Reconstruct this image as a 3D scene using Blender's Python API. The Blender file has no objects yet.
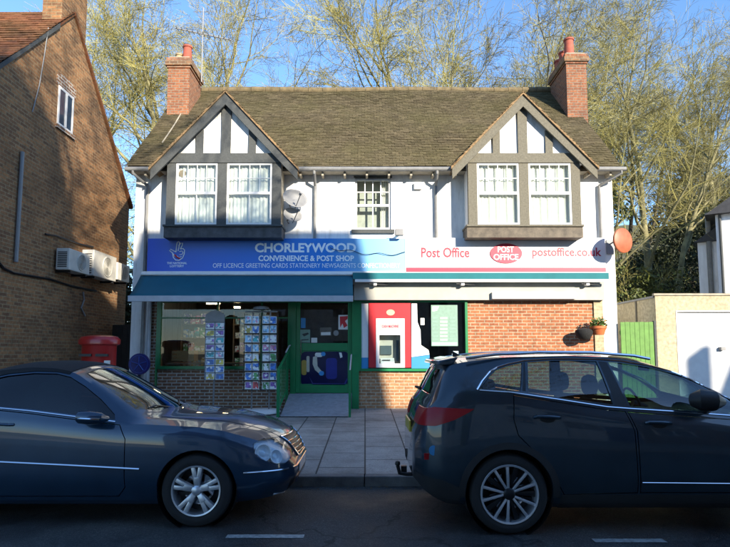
import bpy, bmesh, math, random
import numpy as np
from mathutils import Vector, Matrix
R = math.radians
sc = bpy.context.scene
col = sc.collection

# ------------------------------------------------------------------ camera
F, PITCH, EYE = 550.0, R(5.0), 1.6
SHIFT = (78.5 - F*math.tan(PITCH))/730.0
cd = bpy.data.cameras.new('camera'); cam = bpy.data.objects.new('camera', cd); col.objects.link(cam)
cd.sensor_width = 36; cd.lens = 36*F/730; cd.shift_y = SHIFT; cd.clip_end = 2000; cd.clip_start = 0.05
cam.location = (0, 0, EYE); cam.rotation_euler = (R(90)+PITCH, 0, 0)
sc.camera = cam
# ------------------------------------------------------------------ light
SUN_EL, SUN_AZ = 20.0, 31.0          # azimuth measured from -Y (behind camera) towards +X
w = bpy.data.worlds.new('World'); sc.world = w; w.use_nodes = True
nt = w.node_tree; bg = nt.nodes['Background']
sky = nt.nodes.new('ShaderNodeTexSky'); sky.sky_type = 'NISHITA'; sky.sun_disc = False
sky.sun_elevation = R(SUN_EL); sky.sun_rotation = R(180-SUN_AZ)
sky.air_density = 1.0; sky.dust_density = 0.1; sky.ozone_density = 5.0
nt.links.new(sky.outputs[0], bg.inputs[0]); bg.inputs[1].default_value = 0.15
sd = bpy.data.lights.new('sun', 'SUN'); sun = bpy.data.objects.new('sun', sd); col.objects.link(sun)
sd.energy = 4.2; sd.angle = R(0.5); sd.color = (1.0, 0.90, 0.74)
_d = Vector((math.sin(R(SUN_AZ))*math.cos(R(SUN_EL)), -math.cos(R(SUN_AZ))*math.cos(R(SUN_EL)), math.sin(R(SUN_EL))))
sun.rotation_euler = _d.to_track_quat('Z', 'Y').to_euler(); sun.location = (20, -30, 30)
sc.render.engine = 'CYCLES'
vs = sc.view_settings
vs.view_transform = 'Standard'; vs.look = 'None'; vs.gamma = 1; vs.use_curve_mapping = False
vs.exposure = 1.35
sc.cycles.max_bounces = 8; sc.cycles.transparent_max_bounces = 16

# ------------------------------------------------------------------ helpers
def at(px, py, Y):
    """metric x, z of the photo point px, py on the vertical plane at distance Y"""
    cx = (px-365.0)/F; cy = (273.5-py)/F + SHIFT*730/F
    t = Y/(math.cos(PITCH)-cy*math.sin(PITCH))
    return t*cx, EYE + t*(math.sin(PITCH)+cy*math.cos(PITCH))
def ax(px, Y, py=352): return at(px, py, Y)[0]
def az(py, Y): return at(365, py, Y)[1]

org = {}
def tag(o, label=None, cat=None, group=None, kind=None):
    if label: o['label'] = label
    if cat: o['category'] = cat
    if group: o['group'] = group
    if kind: o['kind'] = kind
    return o
def empty(name, loc, label, cat, group=None, rz=0):
    o = bpy.data.objects.new(name, None); o.empty_display_size = 0.2; o.location = loc
    o.rotation_euler = (0, 0, rz); col.objects.link(o)
    org[o.name] = Vector(loc)
    return tag(o, label, cat, group)
class MB:
    def __init__(s): s.v = []; s.f = []
    def add(s, vs_, fs):
        n = len(s.v); s.v += [tuple(v) for v in vs_]; s.f += [tuple(i+n for i in f) for f in fs]; return s
    def box(s, x0, x1, y0, y1, z0, z1, m=None):
        p = [(x0,y0,z0),(x1,y0,z0),(x1,y1,z0),(x0,y1,z0),(x0,y0,z1),(x1,y0,z1),(x1,y1,z1),(x0,y1,z1)]
        if m is not None: p = [tuple(m @ Vector(q)) for q in p]
        return s.add(p, [(3,2,1,0),(4,5,6,7),(0,1,5,4),(1,2,6,5),(2,3,7,6),(3,0,4,7)])
    def hexa(s, p):
        return s.add(p, [(3,2,1,0),(4,5,6,7),(0,1,5,4),(1,2,6,5),(2,3,7,6),(3,0,4,7)])
    def prism(s, poly, axis, a0, a1):
        """poly: 2D points; axis 'y': (x,z); 'x': (y,z); 'z': (x,y)"""
        def P(q, a): return {'y':(q[0],a,q[1]),'x':(a,q[0],q[1]),'z':(q[0],q[1],a)}[axis]
        n = len(poly); vv = [P(q,a0) for q in poly]+[P(q,a1) for q in poly]
        fs = [tuple(range(n))[::-1], tuple(range(n,2*n))]+[(i,(i+1)%n,(i+1)%n+n,i+n) for i in range(n)]
        return s.add(vv, fs)
    def tube(s, pts, r, sides=8, cap=True):
        pts = [Vector(p) for p in pts]; n = len(pts); rs = r if isinstance(r,(list,tuple)) else [r]*n
        b = len(s.v); up = None
        for i,p in enumerate(pts):
            d = (pts[min(i+1,n-1)]-pts[max(i-1,0)]).normalized()
            if up is None: up = Vector((0,0,1)) if abs(d.z) < .9 else Vector((1,0,0))
            u = d.cross(up).normalized(); vv = u.cross(d).normalized(); up = vv
            for k in range(sides):
                a = 2*math.pi*k/sides; s.v.append(tuple(p+(u*math.cos(a)+vv*math.sin(a))*rs[i]))
        for i in range(n-1):
            for k in range(sides):
                a = b+i*sides+k; c = b+i*sides+(k+1)%sides; s.f.append((a,c,c+sides,a+sides))
        if cap:
            s.f.append(tuple(b+k for k in range(sides))[::-1]); s.f.append(tuple(b+(n-1)*sides+k for k in range(sides)))
        return s
    def lathe(s, prof, c=(0,0,0), axis='z', sides=24, sx=1.0, sy=1.0, cap=True):
        b = len(s.v); n = len(prof)
        for (r, h) in prof:
            for k in range(sides):
                a = 2*math.pi*k/sides; u, v = r*math.cos(a)*sx, r*math.sin(a)*sy
                q = {'z':(u,v,h),'y':(u,h,v),'x':(h,u,v)}[axis]
                s.v.append((q[0]+c[0], q[1]+c[1], q[2]+c[2]))
        for i in range(n-1):
            for k in range(sides):
                a = b+i*sides+k; d = b+i*sides+(k+1)%sides; s.f.append((a,d,d+sides,a+sides))
        if cap:
            s.f.append(tuple(b+k for k in range(sides))[::-1]); s.f.append(tuple(b+(n-1)*sides+k for k in range(sides)))
        return s
    def build(s, name, mat, parent=None, smooth=False, bevel=0, local=False, tagd=None, thick=0):
        me = bpy.data.meshes.new(name)
        off = Vector((0,0,0))
        if parent is not None and not local: off = org[parent.name]
        me.from_pydata([(v[0]-off.x, v[1]-off.y, v[2]-off.z) for v in s.v], [], s.f)
        bm = bmesh.new(); bm.from_mesh(me); bmesh.ops.recalc_face_normals(bm, faces=bm.faces)
        if bevel: bmesh.ops.bevel(bm, geom=[e for e in bm.edges if e.is_manifold and e.calc_face_angle(0) > .5], offset=bevel, segments=2, affect='EDGES', profile=.5, clamp_overlap=True)
        bm.to_mesh(me); bm.free()
        if smooth:
            me.shade_smooth()
            try: me.set_sharp_from_angle(angle=R(38))
            except Exception: pass
        me.materials.append(mat)
        o = bpy.data.objects.new(name, me); col.objects.link(o)
        if parent is not None: o.parent = parent; org[o.name] = Vector(off) if not local else Vector((0,0,0))
        else: org[o.name] = Vector((0,0,0))
        if tagd: tag(o, *tagd)
        return o
def kids(o): return [c for c in bpy.data.objects if c.parent == o]
def copy_tree(o, parent=None):
    c = o.copy(); col.objects.link(c); c.parent = parent
    org[c.name] = Vector(c.location)
    for ch in kids(o): copy_tree(ch, c)
    return c
def recenter(o):
    """put the origin of a top-level one-mesh thing at its base"""
    me = o.data; co = np.empty(len(me.vertices)*3); me.vertices.foreach_get('co', co); co = co.reshape(-1,3)
    c = np.array([(co[:,0].min()+co[:,0].max())/2, (co[:,1].min()+co[:,1].max())/2, co[:,2].min()])
    co -= c; me.vertices.foreach_set('co', co.ravel()); o.location = c; me.update(); return o

# ------------------------------------------------------------------ materials
def newmat(name):
    m = bpy.data.materials.new(name); m.use_nodes = True; n = m.node_tree
    return m, n, n.nodes['Principled BSDF']
def N(n, t, **kw):
    x = n.nodes.new('ShaderNode'+t)
    for k, v in kw.items():
        if k in x.inputs: x.inputs[k].default_value = v
        else: setattr(x, k, v)
    return x
def rgba(c): return (c[0], c[1], c[2], 1)
def ramp(n, src, stops, interp='LINEAR'):
    r = N(n, 'ValToRGB'); r.color_ramp.interpolation = interp
    e = r.color_ramp.elements
    while len(e) < len(stops): e.new(0.5)
    for i,(p,c) in enumerate(stops): e[i].position = p; e[i].color = rgba(c)
    n.links.new(src, r.inputs[0]); return r
def mix(n, fac, a, b, mode='MIX'):
    m = N(n, 'Mix'); m.data_type = 'RGBA'; m.blend_type = mode
    L = n.links
    if hasattr(fac, 'type'): L.new(fac, m.inputs[0])
    else: m.inputs[0].default_value = fac
    for s_, i in ((a,6),(b,7)):
        if hasattr(s_, 'links'): L.new(s_, m.inputs[i])
        else: m.inputs[i].default_value = rgba(s_)
    return m.outputs[2]
def plain(name, c, rough=.5, metal=0, var=.12, scale=6, bump=0, spec=.5, coat=0, isl=0, c2=None, bscale=60):
    m, n, b = newmat(name); L = n.links
    tc = N(n, 'TexCoord'); no = N(n, 'TexNoise', Scale=scale, Detail=6.0, Roughness=.6)
    L.new(tc.outputs['Object'], no.inputs[0])
    c2 = c2 or tuple(x*(1-var*2) for x in c)
    r = ramp(n, no.outputs[0], [(.3,c2),(.7,c)])
    out = r.outputs[0]
    if isl:
        g = N(n, 'NewGeometry'); r2 = ramp(n, g.outputs['Random Per Island'], [(0,(1-isl,)*3),(1,(1+isl*.6,)*3)])
        out = mix(n, 1.0, out, r2.outputs[0], 'MULTIPLY')
    L.new(out, b.inputs['Base Color'])
    b.inputs['Roughness'].default_value = rough; b.inputs['Metallic'].default_value = metal
    b.inputs['Specular IOR Level'].default_value = spec
    b.inputs['Coat Weight'].default_value = coat
    if bump:
        n2 = N(n, 'TexNoise', Scale=bscale, Detail=5.0); L.new(tc.outputs['Object'], n2.inputs[0])
        bp = N(n, 'Bump', Strength=bump, Distance=.01); L.new(n2.outputs[0], bp.inputs['Height']); L.new(bp.outputs[0], b.inputs['Normal'])
    return m
def brickmat(name, c1, c2, mortar, bw=.225, rh=.075, ms=.011, dirt=(.05,.045,.04), dirt_amt=.35, seed=0, bump=.6, hdr=False):
    m, n, b = newmat(name); L = n.links
    tc = N(n, 'TexCoord'); sp = N(n, 'SeparateXYZ'); L.new(tc.outputs['Object'], sp.inputs[0])
    ad = N(n, 'Math', operation='ADD'); L.new(sp.outputs[0], ad.inputs[0]); L.new(sp.outputs[1], ad.inputs[1])
    cb = N(n, 'CombineXYZ'); L.new(ad.outputs[0], cb.inputs[0]); L.new(sp.outputs[2], cb.inputs[1])
    # wobble the courses slightly
    wn = N(n, 'TexNoise', Scale=9.0, Detail=2.0); L.new(tc.outputs['Object'], wn.inputs[0])
    sb = N(n, 'VectorMath', operation='SUBTRACT'); L.new(wn.outputs[1], sb.inputs[0]); sb.inputs[1].default_value = (.5,.5,.5)
    scl = N(n, 'VectorMath', operation='SCALE'); L.new(sb.outputs[0], scl.inputs[0]); scl.inputs['Scale'].default_value = .008
    av = N(n, 'VectorMath', operation='ADD'); L.new(cb.outputs[0], av.inputs[0]); L.new(scl.outputs[0], av.inputs[1])
    bt = N(n, 'TexBrick', Scale=1.0); bt.offset = .5
    bt.inputs['Brick Width'].default_value = bw; bt.inputs['Row Height'].default_value = rh
    bt.inputs['Mortar Size'].default_value = ms; bt.inputs['Mortar Smooth'].default_value = .2
    bt.inputs['Color1'].default_value = rgba(c1); bt.inputs['Color2'].default_value = rgba(c2); bt.inputs['Mortar'].default_value = rgba(mortar)
    bt.inputs['Bias'].default_value = 0
    L.new(av.outputs[0], bt.inputs[0])
    n1 = N(n, 'TexNoise', Scale=1.1, Detail=7.0, Roughness=.65); L.new(tc.outputs['Object'], n1.inputs[0])
    r1 = ramp(n, n1.outputs[0], [(.42,(0,0,0)),(.75,(dirt_amt,)*3)])
    c = mix(n, r1.outputs[0], bt.outputs[0], dirt)
    n2 = N(n, 'TexNoise', Scale=14.0, Detail=4.0); L.new(tc.outputs['Object'], n2.inputs[0])
    r2 = ramp(n, n2.outputs[0], [(.3,(.7,.7,.7)),(.7,(1.15,1.15,1.15))])
    c = mix(n, 1.0, c, r2.outputs[0], 'MULTIPLY')
    L.new(c, b.inputs['Base Color']); b.inputs['Roughness'].default_value = .9; b.inputs['Specular IOR Level'].default_value = .2
    bp = N(n, 'Bump', Strength=bump, Distance=.012); bp.invert = True
    L.new(bt.outputs['Fac'], bp.inputs['Height']); L.new(bp.outputs[0], b.inputs['Normal'])
    return m
def glassmat(name, tint=(.9,.95,.95), gloss=1.0, rough=.0, ior=1.5):
    m, n, b = newmat(name); L = n.links; n.nodes.remove(b)
    out = n.nodes['Material Output']
    tr = N(n, 'BsdfTransparent'); tr.inputs[0].default_value = rgba(tint)
    gl = N(n, 'BsdfGlossy', Roughness=rough); gl.inputs[0].default_value = (1,1,1,1)
    fr = N(n, 'Fresnel', IOR=ior)
    # sheets are built as thin closed panes: keep reflection on front faces only
    geo = N(n, 'NewGeometry'); inv = N(n, 'Math', operation='SUBTRACT'); inv.inputs[0].default_value = 1; L.new(geo.outputs['Backfacing'], inv.inputs[1])
    mu = N(n, 'Math', operation='MULTIPLY'); L.new(fr.outputs[0], mu.inputs[0]); L.new(inv.outputs[0], mu.inputs[1])
    mg = N(n, 'Math', operation='MULTIPLY'); L.new(mu.outputs[0], mg.inputs[0]); mg.inputs[1].default_value = gloss
    ms = N(n, 'MixShader'); L.new(mg.outputs[0], ms.inputs[0]); L.new(tr.outputs[0], ms.inputs[1]); L.new(gl.outputs[0], ms.inputs[2])
    L.new(ms.outputs[0], out.inputs[0]); return m
def tilemat(name, c1, c2, moss, amt=.6):
    m, n, b = newmat(name); L = n.links
    g = N(n, 'NewGeometry'); tc = N(n, 'TexCoord')
    r = ramp(n, g.outputs['Random Per Island'], [(0,c1),(.7,c2),(1,tuple(x*1.2 for x in c2))])
    no = N(n, 'TexNoise', Scale=.9, Detail=8.0, Roughness=.7); L.new(tc.outputs['Object'], no.inputs[0])
    r2 = ramp(n, no.outputs[0], [(.40,(0,0,0)),(.62,(amt,)*3)])
    c = mix(n, r2.outputs[0], r.outputs[0], moss)
    n3 = N(n, 'TexNoise', Scale=22.0, Detail=4.0); L.new(tc.outputs['Object'], n3.inputs[0])
    r3 = ramp(n, n3.outputs[0], [(.35,(.75,.75,.75)),(.7,(1.2,1.2,1.2))])
    c = mix(n, 1.0, c, r3.outputs[0], 'MULTIPLY')
    L.new(c, b.inputs['Base Color']); b.inputs['Roughness'].default_value = .95; b.inputs['Specular IOR Level'].default_value = .15
    bp = N(n, 'Bump', Strength=.5, Distance=.01); L.new(n3.outputs[0], bp.inputs['Height']); L.new(bp.outputs[0], b.inputs['Normal'])
    return m
def rendermat(name, c=(.80,.79,.76)):
    m, n, b = newmat(name); L = n.links
    tc = N(n, 'TexCoord'); mp = N(n, 'Mapping'); mp.inputs['Scale'].default_value = (2.2,2.2,.35); L.new(tc.outputs['Object'], mp.inputs[0])
    no = N(n, 'TexNoise', Scale=1.9, Detail=9.0, Roughness=.75); L.new(mp.outputs[0], no.inputs[0])
    r = ramp(n, no.outputs[0], [(.30,(c[0]*.55,c[1]*.53,c[2]*.47)),(.44,tuple(x*.88 for x in c)),(.56,c)])
    L.new(r.outputs[0], b.inputs['Base Color']); b.inputs['Roughness'].default_value = .9; b.inputs['Specular IOR Level'].default_value = .2
    n2 = N(n, 'TexNoise', Scale=55.0, Detail=5.0); L.new(tc.outputs['Object'], n2.inputs[0])
    n3 = N(n, 'TexNoise', Scale=3.0, Detail=2.0); L.new(tc.outputs['Object'], n3.inputs[0])
    ad = N(n, 'Math', operation='MULTIPLY_ADD'); L.new(n3.outputs[0], ad.inputs[0]); ad.inputs[1].default_value = 4.0; L.new(n2.outputs[0], ad.inputs[2])
    bp = N(n, 'Bump', Strength=.4, Distance=.01); L.new(ad.outputs[0], bp.inputs['Height']); L.new(bp.outputs[0], b.inputs['Normal'])
    return m

M = {}
M['white'] = rendermat('white_render')
M['brick_dark'] = brickmat('stock_brick', (.30,.155,.075), (.16,.085,.05), (.27,.22,.15), dirt_amt=.4)
M['brick_left'] = brickmat('left_house_brick', (.40,.195,.085), (.19,.10,.055), (.33,.235,.13), dirt_amt=.6, dirt=(.08,.05,.03), bump=.8)
M['brick_orange'] = brickmat('orange_brick', (.42,.15,.065), (.29,.10,.05), (.40,.31,.21), ms=.012, dirt_amt=.3, dirt=(.16,.10,.06))
M['brick_red'] = brickmat('riser_brick', (.30,.16,.09), (.19,.10,.065), (.46,.43,.37), ms=.013, dirt_amt=.25)
M['brick_chim'] = brickmat('chimney_brick', (.36,.14,.065), (.23,.09,.05), (.27,.21,.15), dirt_amt=.45)
M['brick_pale'] = brickmat('cream_brick', (.55,.44,.28), (.45,.36,.22), (.45,.38,.26), dirt_amt=.25)
M['tile'] = tilemat('mossy_tiles', (.092,.075,.045), (.122,.098,.058), (.098,.088,.036), .5)
M['tile_red'] = tilemat('red_brown_tiles', (.13,.055,.03), (.2,.08,.04), (.12,.10,.04), .35)
M['tile_edge'] = plain('tile_edge', (.33,.21,.10), .9, var=.3, scale=20, bump=.5)
M['timber'] = plain('dark_grey_timber', (.075,.08,.078), .8, var=.16, scale=26, bump=.3, bscale=40)
M['timber_brown'] = plain('weathered_brown_timber', (.17,.155,.115), .85, var=.18, scale=26, bump=.35, bscale=40)
M['upvc'] = plain('white_paint', (.78,.77,.74), .45, var=.06, scale=5)
M['cream'] = plain('cream_soffit', (.45,.40,.31), .8, var=.2)
M['curtain'] = plain('net_curtain', (.80,.78,.72), .95, var=.05, scale=20)
M['glass'] = glassmat('window_glass', (.92,.95,.94))
M['shopglass'] = glassmat('shop_glass', (.85,.9,.9), gloss=1.1)
M['carglass'] = glassmat('car_glass', (.55,.66,.66), gloss=1.6)
M['darkglass'] = glassmat('tinted_car_glass', (.30,.45,.50), gloss=1.3)
M['black'] = plain('black_plastic', (.012,.012,.013), .45, var=.1)
M['rubber'] = plain('tyre_rubber', (.018,.018,.019), .85, var=.15, bump=.2)
M['chrome'] = plain('chrome', (.75,.77,.8), .12, metal=1, var=.03)
M['alloy'] = plain('alloy', (.70,.72,.75), .38, metal=.75, var=.05)
M['greypipe'] = plain('grey_pipe', (.22,.22,.215), .6, var=.15)
M['pipewhite'] = plain('pale_pipe', (.45,.47,.5), .5, var=.1)
M['green'] = plain('green_gloss_paint', (.01,.20,.065), .35, var=.12, scale=4)
M['greengate'] = plain('green_gate_paint', (.12,.27,.05), .7, var=.15, scale=7)
M['teal'] = plain('teal_awning', (.0,.10,.15), .85, var=.08, scale=3)
M['teal2'] = plain('teal_valance', (.01,.15,.17), .8, var=.08, scale=3)
M['red'] = plain('red_panel', (.55,.02,.03), .4, var=.06)
M['postred'] = plain('pillar_box_red', (.42,.015,.012), .35, var=.12, coat=.3)
M['pinkred'] = plain('post_office_red', (.52,.03,.07), .5, var=.04)
M['lettergrey'] = plain('red_lettering', (.46,.02,.05), .5, var=.04)
M['signwhite'] = plain('sign_white', (.72,.72,.72), .35, var=.03)
M['ltext'] = plain('pale_blue_lettering', (.88,.92,.93), .5, var=.03)
M['blue'] = plain('panel_blue', (.03,.25,.55), .45, var=.05)
M['navy'] = plain('navy_plastic', (.012,.02,.16), .4, var=.15)
M['pot'] = plain('terracotta_pot', (.55,.14,.04), .7, var=.15)
M['terrapot'] = plain('red_chimney_pot', (.42,.10,.06), .8, var=.2, bump=.3)
M['creampot'] = plain('cream_chimney_pot', (.45,.33,.18), .8, var=.2)
M['bark'] = plain('bark_lichen', (.30,.27,.13), .95, var=.3, scale=3, bump=.6, bscale=14, c2=(.09,.08,.045))
M['barkdark'] = plain('bark_dark', (.10,.085,.055), .95, var=.3, scale=3, bump=.6, bscale=14, c2=(.04,.035,.025))
M['twig'] = plain('yellow_twigs', (.38,.35,.11), .9, var=.25, scale=.6, isl=.35, c2=(.20,.16,.05))
M['twig2'] = plain('grey_twigs', (.31,.28,.10), .9, var=.25, scale=.6, isl=.35, c2=(.14,.125,.08))
M['ivy'] = plain('ivy_leaves', (.12,.13,.025), .6, var=.3, scale=3, isl=.5, c2=(.05,.07,.015))
M['evergreen'] = plain('evergreen_leaves', (.045,.06,.022), .7, var=.3, scale=3, isl=.5)
M['scrub'] = plain('scrub', (.17,.15,.05), .9, var=.3, scale=.8, isl=.5, c2=(.07,.07,.025))
M['room'] = plain('shop_interior', (.16,.14,.12), .8, var=.2)
M['roomfloor'] = plain('shop_floor', (.15,.12,.09), .5, var=.1)
M['shelfwood'] = plain('shelf_wood', (.22,.15,.09), .6, var=.2)
M['acwhite'] = plain('ac_white', (.62,.60,.54), .5, var=.08)
M['grille'] = plain('dark_grille', (.05,.05,.055), .5, metal=.4)
M['dish'] = plain('dish_grey', (.24,.24,.24), .5, var=.1)
M['stone'] = plain('stone_coping', (.42,.37,.28), .85, var=.2, bump=.4)
M['concrete'] = plain('concrete_ramp', (.30,.31,.33), .85, var=.15, scale=10, bump=.3)
M['kerb'] = plain('kerb_stone', (.20,.195,.185), .85, var=.25, scale=5, bump=.5)
M['line'] = plain('road_paint', (.48,.48,.45), .7, var=.35, scale=25, c2=(.16,.16,.15))
M['screen'] = plain('atm_screen', (.10,.13,.15), .2, var=.1)
M['paper'] = plain('paper', (.72,.72,.68), .6, var=.05)
M['posterg'] = plain('pale_green_poster', (.20,.33,.26), .5, var=.1, scale=15)
M['basketblack'] = plain('hanging_basket', (.02,.02,.02), .95, var=.3, scale=40, bump=.8)
M['flower'] = plain('flowers', (.65,.20,.06), .7, isl=.6)
M['seat'] = plain('car_seat', (.035,.035,.04), .85, var=.15)
M['softtop'] = plain('soft_top_fabric', (.012,.012,.014), .95, var=.1, bump=.4, bscale=300)
# ------------------------------------------------------------------ ground
def groundmat(name, c, c2, sc1=2.0, fine=90, bump=.5, rough=.9):
    m, n, b = newmat(name); L = n.links
    tc = N(n, 'TexCoord'); a = N(n, 'TexNoise', Scale=sc1*.25, Detail=8.0, Roughness=.65); L.new(tc.outputs['Object'], a.inputs[0])
    f = N(n, 'TexNoise', Scale=fine, Detail=4.0); L.new(tc.outputs['Object'], f.inputs[0])
    r = ramp(n, a.outputs[0], [(.35,c2),(.65,c)]); r2 = ramp(n, f.outputs[0], [(.3,(.55,)*3),(.7,(1.4,)*3)])
    o = mix(n, 1.0, r.outputs[0], r2.outputs[0], 'MULTIPLY')
    L.new(o, b.inputs['Base Color']); b.inputs['Roughness'].default_value = rough
    bp = N(n, 'Bump', Strength=bump, Distance=.01); L.new(f.outputs[0], bp.inputs['Height']); L.new(bp.outputs[0], b.inputs['Normal'])
    return m
def asphaltmat():
    m, n, b = newmat('asphalt'); L = n.links; tc = N(n,'TexCoord')
    a = N(n,'TexNoise',Scale=.7,Detail=9.0,Roughness=.7); L.new(tc.outputs['Object'],a.inputs[0])
    r = ramp(n,a.outputs[0],[(.36,(.018,.018,.019)),(.5,(.045,.045,.044)),(.66,(.095,.092,.085))])
    v = N(n,'TexVoronoi',Scale=110.0); L.new(tc.outputs['Object'],v.inputs[0])
    r2 = ramp(n,v.outputs['Color'],[(0,(.45,)*3),(.75,(1.1,)*3),(1,(2.3,)*3)]); c = mix(n,1.0,r.outputs[0],r2.outputs[0],'MULTIPLY')
    w_ = N(n,'TexNoise',Scale=1.5,Detail=4.0); L.new(tc.outputs['Object'],w_.inputs[0])
    ad = N(n,'VectorMath',operation='ADD'); L.new(tc.outputs['Object'],ad.inputs[0]); L.new(w_.outputs[1],ad.inputs[1])
    k = N(n,'TexVoronoi',Scale=.55); k.feature='DISTANCE_TO_EDGE'; L.new(ad.outputs[0],k.inputs[0])
    r3 = ramp(n,k.outputs['Distance'],[(.004,(.25,)*3),(.012,(1,)*3)]); c = mix(n,.8,c,mix(n,1.0,c,r3.outputs[0],'MULTIPLY'))
    L.new(c,b.inputs['Base Color'])
    rr_ = ramp(n,a.outputs[0],[(.35,(.45,)*3),(.6,(.9,)*3)]); L.new(rr_.outputs[0],b.inputs['Roughness'])
    bp = N(n,'Bump',Strength=.7,Distance=.01); L.new(v.outputs['Distance'],bp.inputs['Height']); L.new(bp.outputs[0],b.inputs['Normal']); return m
M['asphalt'] = asphaltmat()
M['soil'] = groundmat('hillside_soil', (.14,.115,.05), (.06,.065,.022), sc1=2, fine=9, bump=1)
def slabmat():
    m, n, b = newmat('paving_slabs'); L = n.links
    tc = N(n, 'TexCoord'); mp = N(n, 'Mapping'); L.new(tc.outputs['Object'], mp.inputs[0]); mp.inputs['Rotation'].default_value = (0,0,R(90))
    bt = N(n, 'TexBrick', Scale=1.0); bt.offset = .5; bt.inputs['Brick Width'].default_value = .9; bt.inputs['Row Height'].default_value = .6
    bt.inputs['Mortar Size'].default_value = .012; bt.inputs['Mortar Smooth'].default_value = .3
    bt.inputs['Color1'].default_value = (.38,.36,.325,1); bt.inputs['Color2'].default_value = (.29,.275,.25,1); bt.inputs['Mortar'].default_value = (.05,.05,.045,1)
    L.new(mp.outputs[0], bt.inputs[0])
    a = N(n, 'TexNoise', Scale=1.3, Detail=8.0, Roughness=.7); L.new(tc.outputs['Object'], a.inputs[0])
    r = ramp(n, a.outputs[0], [(.3,(.5,.49,.47)),(.65,(1.1,1.09,1.08))]); c = mix(n, 1.0, bt.outputs[0], r.outputs[0], 'MULTIPLY')
    f = N(n, 'TexNoise', Scale=60.0, Detail=4.0); L.new(tc.outputs['Object'], f.inputs[0])
    r2 = ramp(n, f.outputs[0], [(.3,(.75,)*3),(.7,(1.2,)*3)]); c = mix(n, 1.0, c, r2.outputs[0], 'MULTIPLY')
    v = N(n, 'TexVoronoi', Scale=5.0); L.new(tc.outputs['Object'], v.inputs[0])       # dropped chewing gum
    r3 = ramp(n, v.outputs['Distance'], [(.07,(.35,.35,.35)),(.09,(1,1,1))]); c = mix(n, .6, c, mix(n, 1.0, c, r3.outputs[0], 'MULTIPLY'))
    L.new(c, b.inputs['Base Color']); b.inputs['Roughness'].default_value = .85
    bp = N(n, 'Bump', Strength=.6, Distance=.01); bp.invert = True; L.new(bt.outputs['Fac'], bp.inputs['Height']); L.new(bp.outputs[0], b.inputs['Normal'])
    return m
M['slab'] = slabmat()
YK, YF = 6.72, 13.1           # kerb face, shop facade
MB().add([(-400,-400,0),(400,-400,0),(400,600,0),(-400,600,0)],[(0,1,2,3)]).build('ground', M['soil'], tagd=(None,None,None,'structure'))
MB().add([(-120,-1.6,.004),(120,-1.6,.004),(120,YK,.004),(-120,YK,.004)],[(0,1,2,3)]).build('road', M['asphalt'], tagd=(None,None,None,'structure'))
def gz(y): return .12 + .15*min(max((y-YK)/(YF-YK),0),1)
pv = MB(); pv.prism([(YK+.15,-.05),(YK+.15,.12),(YF,.27),(20,.30),(20,-.05)], 'x', -60, 60)
pv.build('pavement', M['slab'], tagd=(None,None,None,'structure'))
k = MB()
for i in range(-30, 30): k.box(i*.914, i*.914+.904, YK, YK+.146, -.05, .122)
k.build('kerb', M['kerb'], bevel=.012, tagd=(None,None,None,'structure'))
MB().prism([(-1.6,-.05),(-1.6,.12),(-14,.14),(-14,-.05)], 'x', -60, 60).build('far_pavement', M['slab'], tagd=(None,None,None,'structure'))
mk = MB()
for (a,b_,y0,y1) in ((-3.35,-.95-.58,4.79,4.88),(2.02+.05,2.02+.05+.62,4.72,4.80)): pass
for (p0,p1,py) in ((231,306,530.5),(586,655,534.5)):
    Y = 1.6*F/((py-352.)); x0,x1 = (p0-365)*Y/F,(p1-365)*Y/F
    mk.add([(x0,Y-.045,.009),(x1,Y-.045,.009),(x1,Y+.045,.009),(x0,Y+.045,.009)],[(0,1,2,3)])
mk.build('road_marking', M['line'], tagd=(None,None,None,'structure'))
# gutter litter strip : dark wet band against kerb
# hillside rising behind
def hill_z(x, y):
    t = max(0, y-21.0); a = 1/(1+math.exp(-(x-5)/5))
    return (.34*t*a + .10*t*(1-a))*min(1,t/6+.2) + .25*math.sin(x*.7+y*.3)*min(1,t/4) if t < 60 else 60*(.30*a+.10*(1-a))
hv=[];hf=[]; nx,ny=90,50
for j in range(ny):
    for i in range(nx):
        x=-70+i*170/(nx-1); y=20.0+j*90/(ny-1); hv.append((x,y,max(hill_z(x,y),0)+.02))
for j in range(ny-1):
    for i in range(nx-1): a=j*nx+i; hf.append((a,a+1,a+nx+1,a+nx))
MB().add(hv,hf).build('hillside', M['soil'], smooth=True, tagd=(None,None,None,'structure'))

# ------------------------------------------------------------------ tiled roof helper
rnd = random.Random(5)
def tiles(mb, o, u, v, W, H, gauge=.10, tw=.17, inside=None, lift=.022):
    """o origin at eave, u unit vector along eave, v unit vector up the slope"""
    o,u,v = Vector(o),Vector(u).normalized(),Vector(v).normalized(); n = u.cross(v)
    if n.z < 0: n = -n
    rows = int(H/gauge)+1; cols = int(W/tw)+2
    for r in range(rows):
        for c in range(cols):
            s0 = (c-.5*(r%2))*tw+rnd.uniform(-.003,.003); s1 = s0+tw-.005
            t0 = r*gauge+rnd.uniform(-.006,.006); t1 = min(t0+gauge*1.25,H)
            s0 = max(s0,0); s1 = min(s1,W)
            if s1-s0 < .02 or t1 <= t0: continue
            if inside and not inside((s0+s1)/2,(t0+t1)/2): continue
            wob = .018*math.sin(s0*.9+1)+.012*math.sin(t0*2.3+s0*.4)
            l0 = lift+rnd.uniform(-.004,.007)+wob; l1 = .004+wob; th = .012
            P = lambda s,t,l: tuple(o+u*s+v*t+n*l)
            mb.hexa([P(s0,t0,l0-th),P(s1,t0,l0-th),P(s1,t1,l1-th),P(s0,t1,l1-th),P(s0,t0,l0),P(s1,t0,l0),P(s1,t1,l1),P(s0,t1,l1)])

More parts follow.
